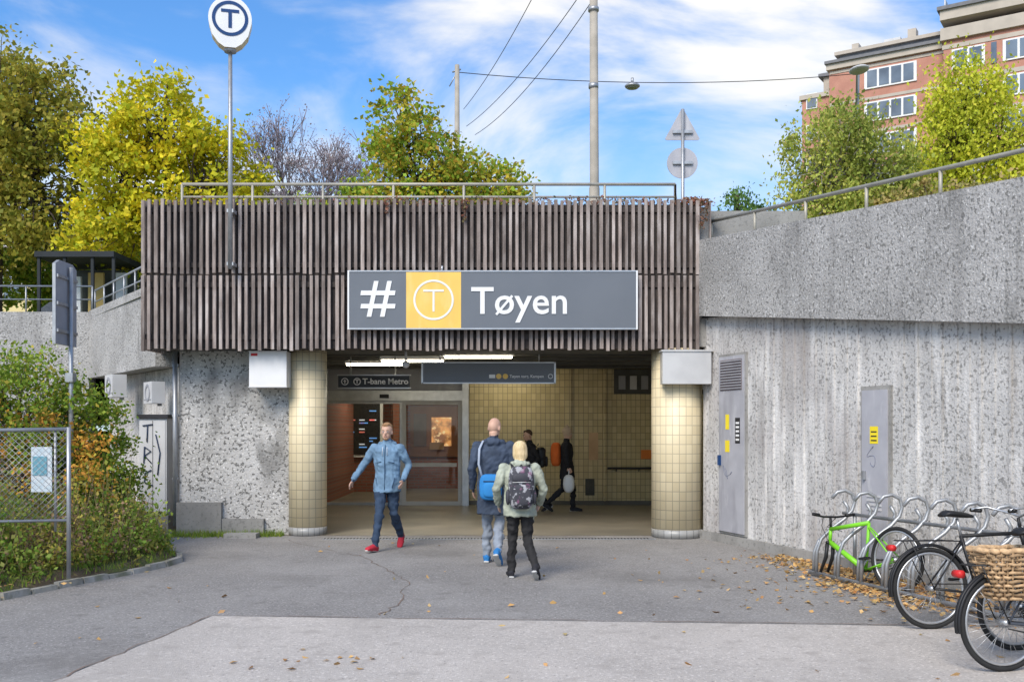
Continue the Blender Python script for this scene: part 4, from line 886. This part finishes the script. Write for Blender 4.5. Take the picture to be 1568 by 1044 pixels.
human('teenager_with_backpack',(.09,11.3,0),184,1.55,dict(elbL=(.30,.04,1.15),wriL=(.27,-.14,.94),elbR=(-.30,.05,1.15),wriR=(-.27,-.14,.95),
  kneL=(.085,-.10,.51),ankL=(.11,-.06,.09),kneR=(-.10,-.02,.50),ankR=(-.18,.26,.16),pitR=34,outL=6,outR=18),
  dict(top=sage,legs=cloth('black_trousers',(.028,.027,.028)),skin=skin,shoe=shoeblack,sole=sole,hair=surf('blonde_hair',(.74,.58,.34),(.52,.38,.19),22,.6,stretch=(3,3,.4))),coat=.80,bulk=1.2,hair='bob',hood=True,extras=[('backpack',pack(packm,1.05,packm))],headdown=8)
dk1=cloth('black_coat',(.026,.025,.028))
human('person_in_dark_jacket',(.42,20.2,0),-80,1.66,dict(elbL=(.22,.10,1.15),wriL=(.22,-.05,.95),elbR=(-.22,-.02,1.15),wriR=(-.2,-.2,1.0),
  kneL=(.09,-.18,.52),ankL=(.09,-.25,.09),kneR=(-.09,.05,.48),ankR=(-.09,.36,.15),pitR=28),
  dict(top=dk1,legs=dk1,skin=skin,shoe=shoeblack,sole=sole,hair=surf('dark_hair',(.08,.045,.03))),coat=.8,bulk=1.1,lean=.15,extras=[('backpack',pack(black,.85))],headdown=10)
def obag(mb,c):
    om=surf('orange_pack',(.85,.17,.03)); mb.ell(c(0,.23,1.20),(.17,.11,.25),om,20,12,e=.6)
    mb.ell(c(-.26,-.06,.60),(.08,.12,.19),white,12,8,e=.8); mb.tube([c(-.25,-.06,.76),c(-.24,-.06,.88)],.012,white,6)
human('person_with_beanie',(1.12,20.3,0),82,1.70,dict(elbL=(.22,.10,1.15),wriL=(.22,.0,.95),elbR=(-.23,.0,1.15),wriR=(-.235,-.06,.95),
  kneL=(.09,-.12,.50),ankL=(.09,-.12,.09),kneR=(-.09,.08,.48),ankR=(-.09,.42,.17),pitR=32),
  dict(top=dk1,legs=dk1,skin=skin,shoe=shoeblack,sole=sole,hair=surf('beige_knit',(.58,.44,.32))),coat=.7,bulk=1.1,hair='beanie',extras=[('bags',obag)])
# ================================================================ CAMERA, LIGHT, SKY
cam=bpy.data.cameras.new('camera'); cam.lens=35; cam.sensor_width=36; cam.clip_end=3000; cam.shift_y=.085
co=bpy.data.objects.new('camera',cam); COL.objects.link(co); co.location=(0,0,1.7); co.rotation_euler=(R(90),0,0); sc.camera=co
el=R(42); az=R(205)
sd=Vector((math.sin(az)*math.cos(el),math.cos(az)*math.cos(el),math.sin(el)))
sun=bpy.data.lights.new('sun','SUN'); sun.energy=4.2; sun.angle=R(32); sun.color=(1,.91,.79)
so=bpy.data.objects.new('sun',sun); COL.objects.link(so); so.rotation_euler=sd.to_track_quat('Z','Y').to_euler()
w=bpy.data.worlds.new('World'); sc.world=w; w.use_nodes=True; nt=w.node_tree; nt.nodes.clear()
out=nt.nodes.new('ShaderNodeOutputWorld'); bg=nt.nodes.new('ShaderNodeBackground'); nt.links.new(bg.outputs[0],out.inputs[0]); bg.inputs[1].default_value=.15
sky=nt.nodes.new('ShaderNodeTexSky'); sky.sky_type='NISHITA'; sky.sun_disc=False; sky.sun_elevation=el; sky.sun_rotation=az; sky.ozone_density=2.0; sky.dust_density=.4; sky.air_density=1.1
tc=nt.nodes.new('ShaderNodeTexCoord')
def wn(scale,stretch,lo,hi,dist,loc=(0,0,0)):
    mp=nt.nodes.new('ShaderNodeMapping'); mp.inputs['Scale'].default_value=stretch; mp.inputs['Location'].default_value=loc; nt.links.new(tc.outputs['Generated'],mp.inputs[0])
    t=nt.nodes.new('ShaderNodeTexNoise'); t.inputs['Scale'].default_value=scale; t.inputs['Detail'].default_value=9; t.inputs['Roughness'].default_value=.55; t.inputs['Distortion'].default_value=dist
    nt.links.new(mp.outputs[0],t.inputs['Vector'])
    r=nt.nodes.new('ShaderNodeMapRange'); r.interpolation_type='SMOOTHSTEP'; r.inputs[1].default_value=lo; r.inputs[2].default_value=hi; nt.links.new(t.outputs[0],r.inputs[0]); return r.outputs[0]
cl=wn(2.6,(1,1,2.6),.46,.68,.5,(.3,0,.2))
tint=mixc(nt,1.0,sky.outputs[0],(.62,1.04,1.44),'MULTIPLY')
# haze: paler towards the horizon
sp=nt.nodes.new('ShaderNodeSeparateXYZ'); nt.links.new(tc.outputs['Generated'],sp.inputs[0])
hz=nt.nodes.new('ShaderNodeMapRange'); hz.interpolation_type='SMOOTHSTEP'; hz.inputs[1].default_value=.34; hz.inputs[2].default_value=.10; hz.inputs[3].default_value=0; hz.inputs[4].default_value=.6; nt.links.new(sp.outputs[2],hz.inputs[0])
tint=mixc(nt,hz.outputs[0],tint,(5.4,6.0,6.6))
c=mixc(nt,cl,tint,(7.1,7.0,6.8))
nt.links.new(c,bg.inputs[0])
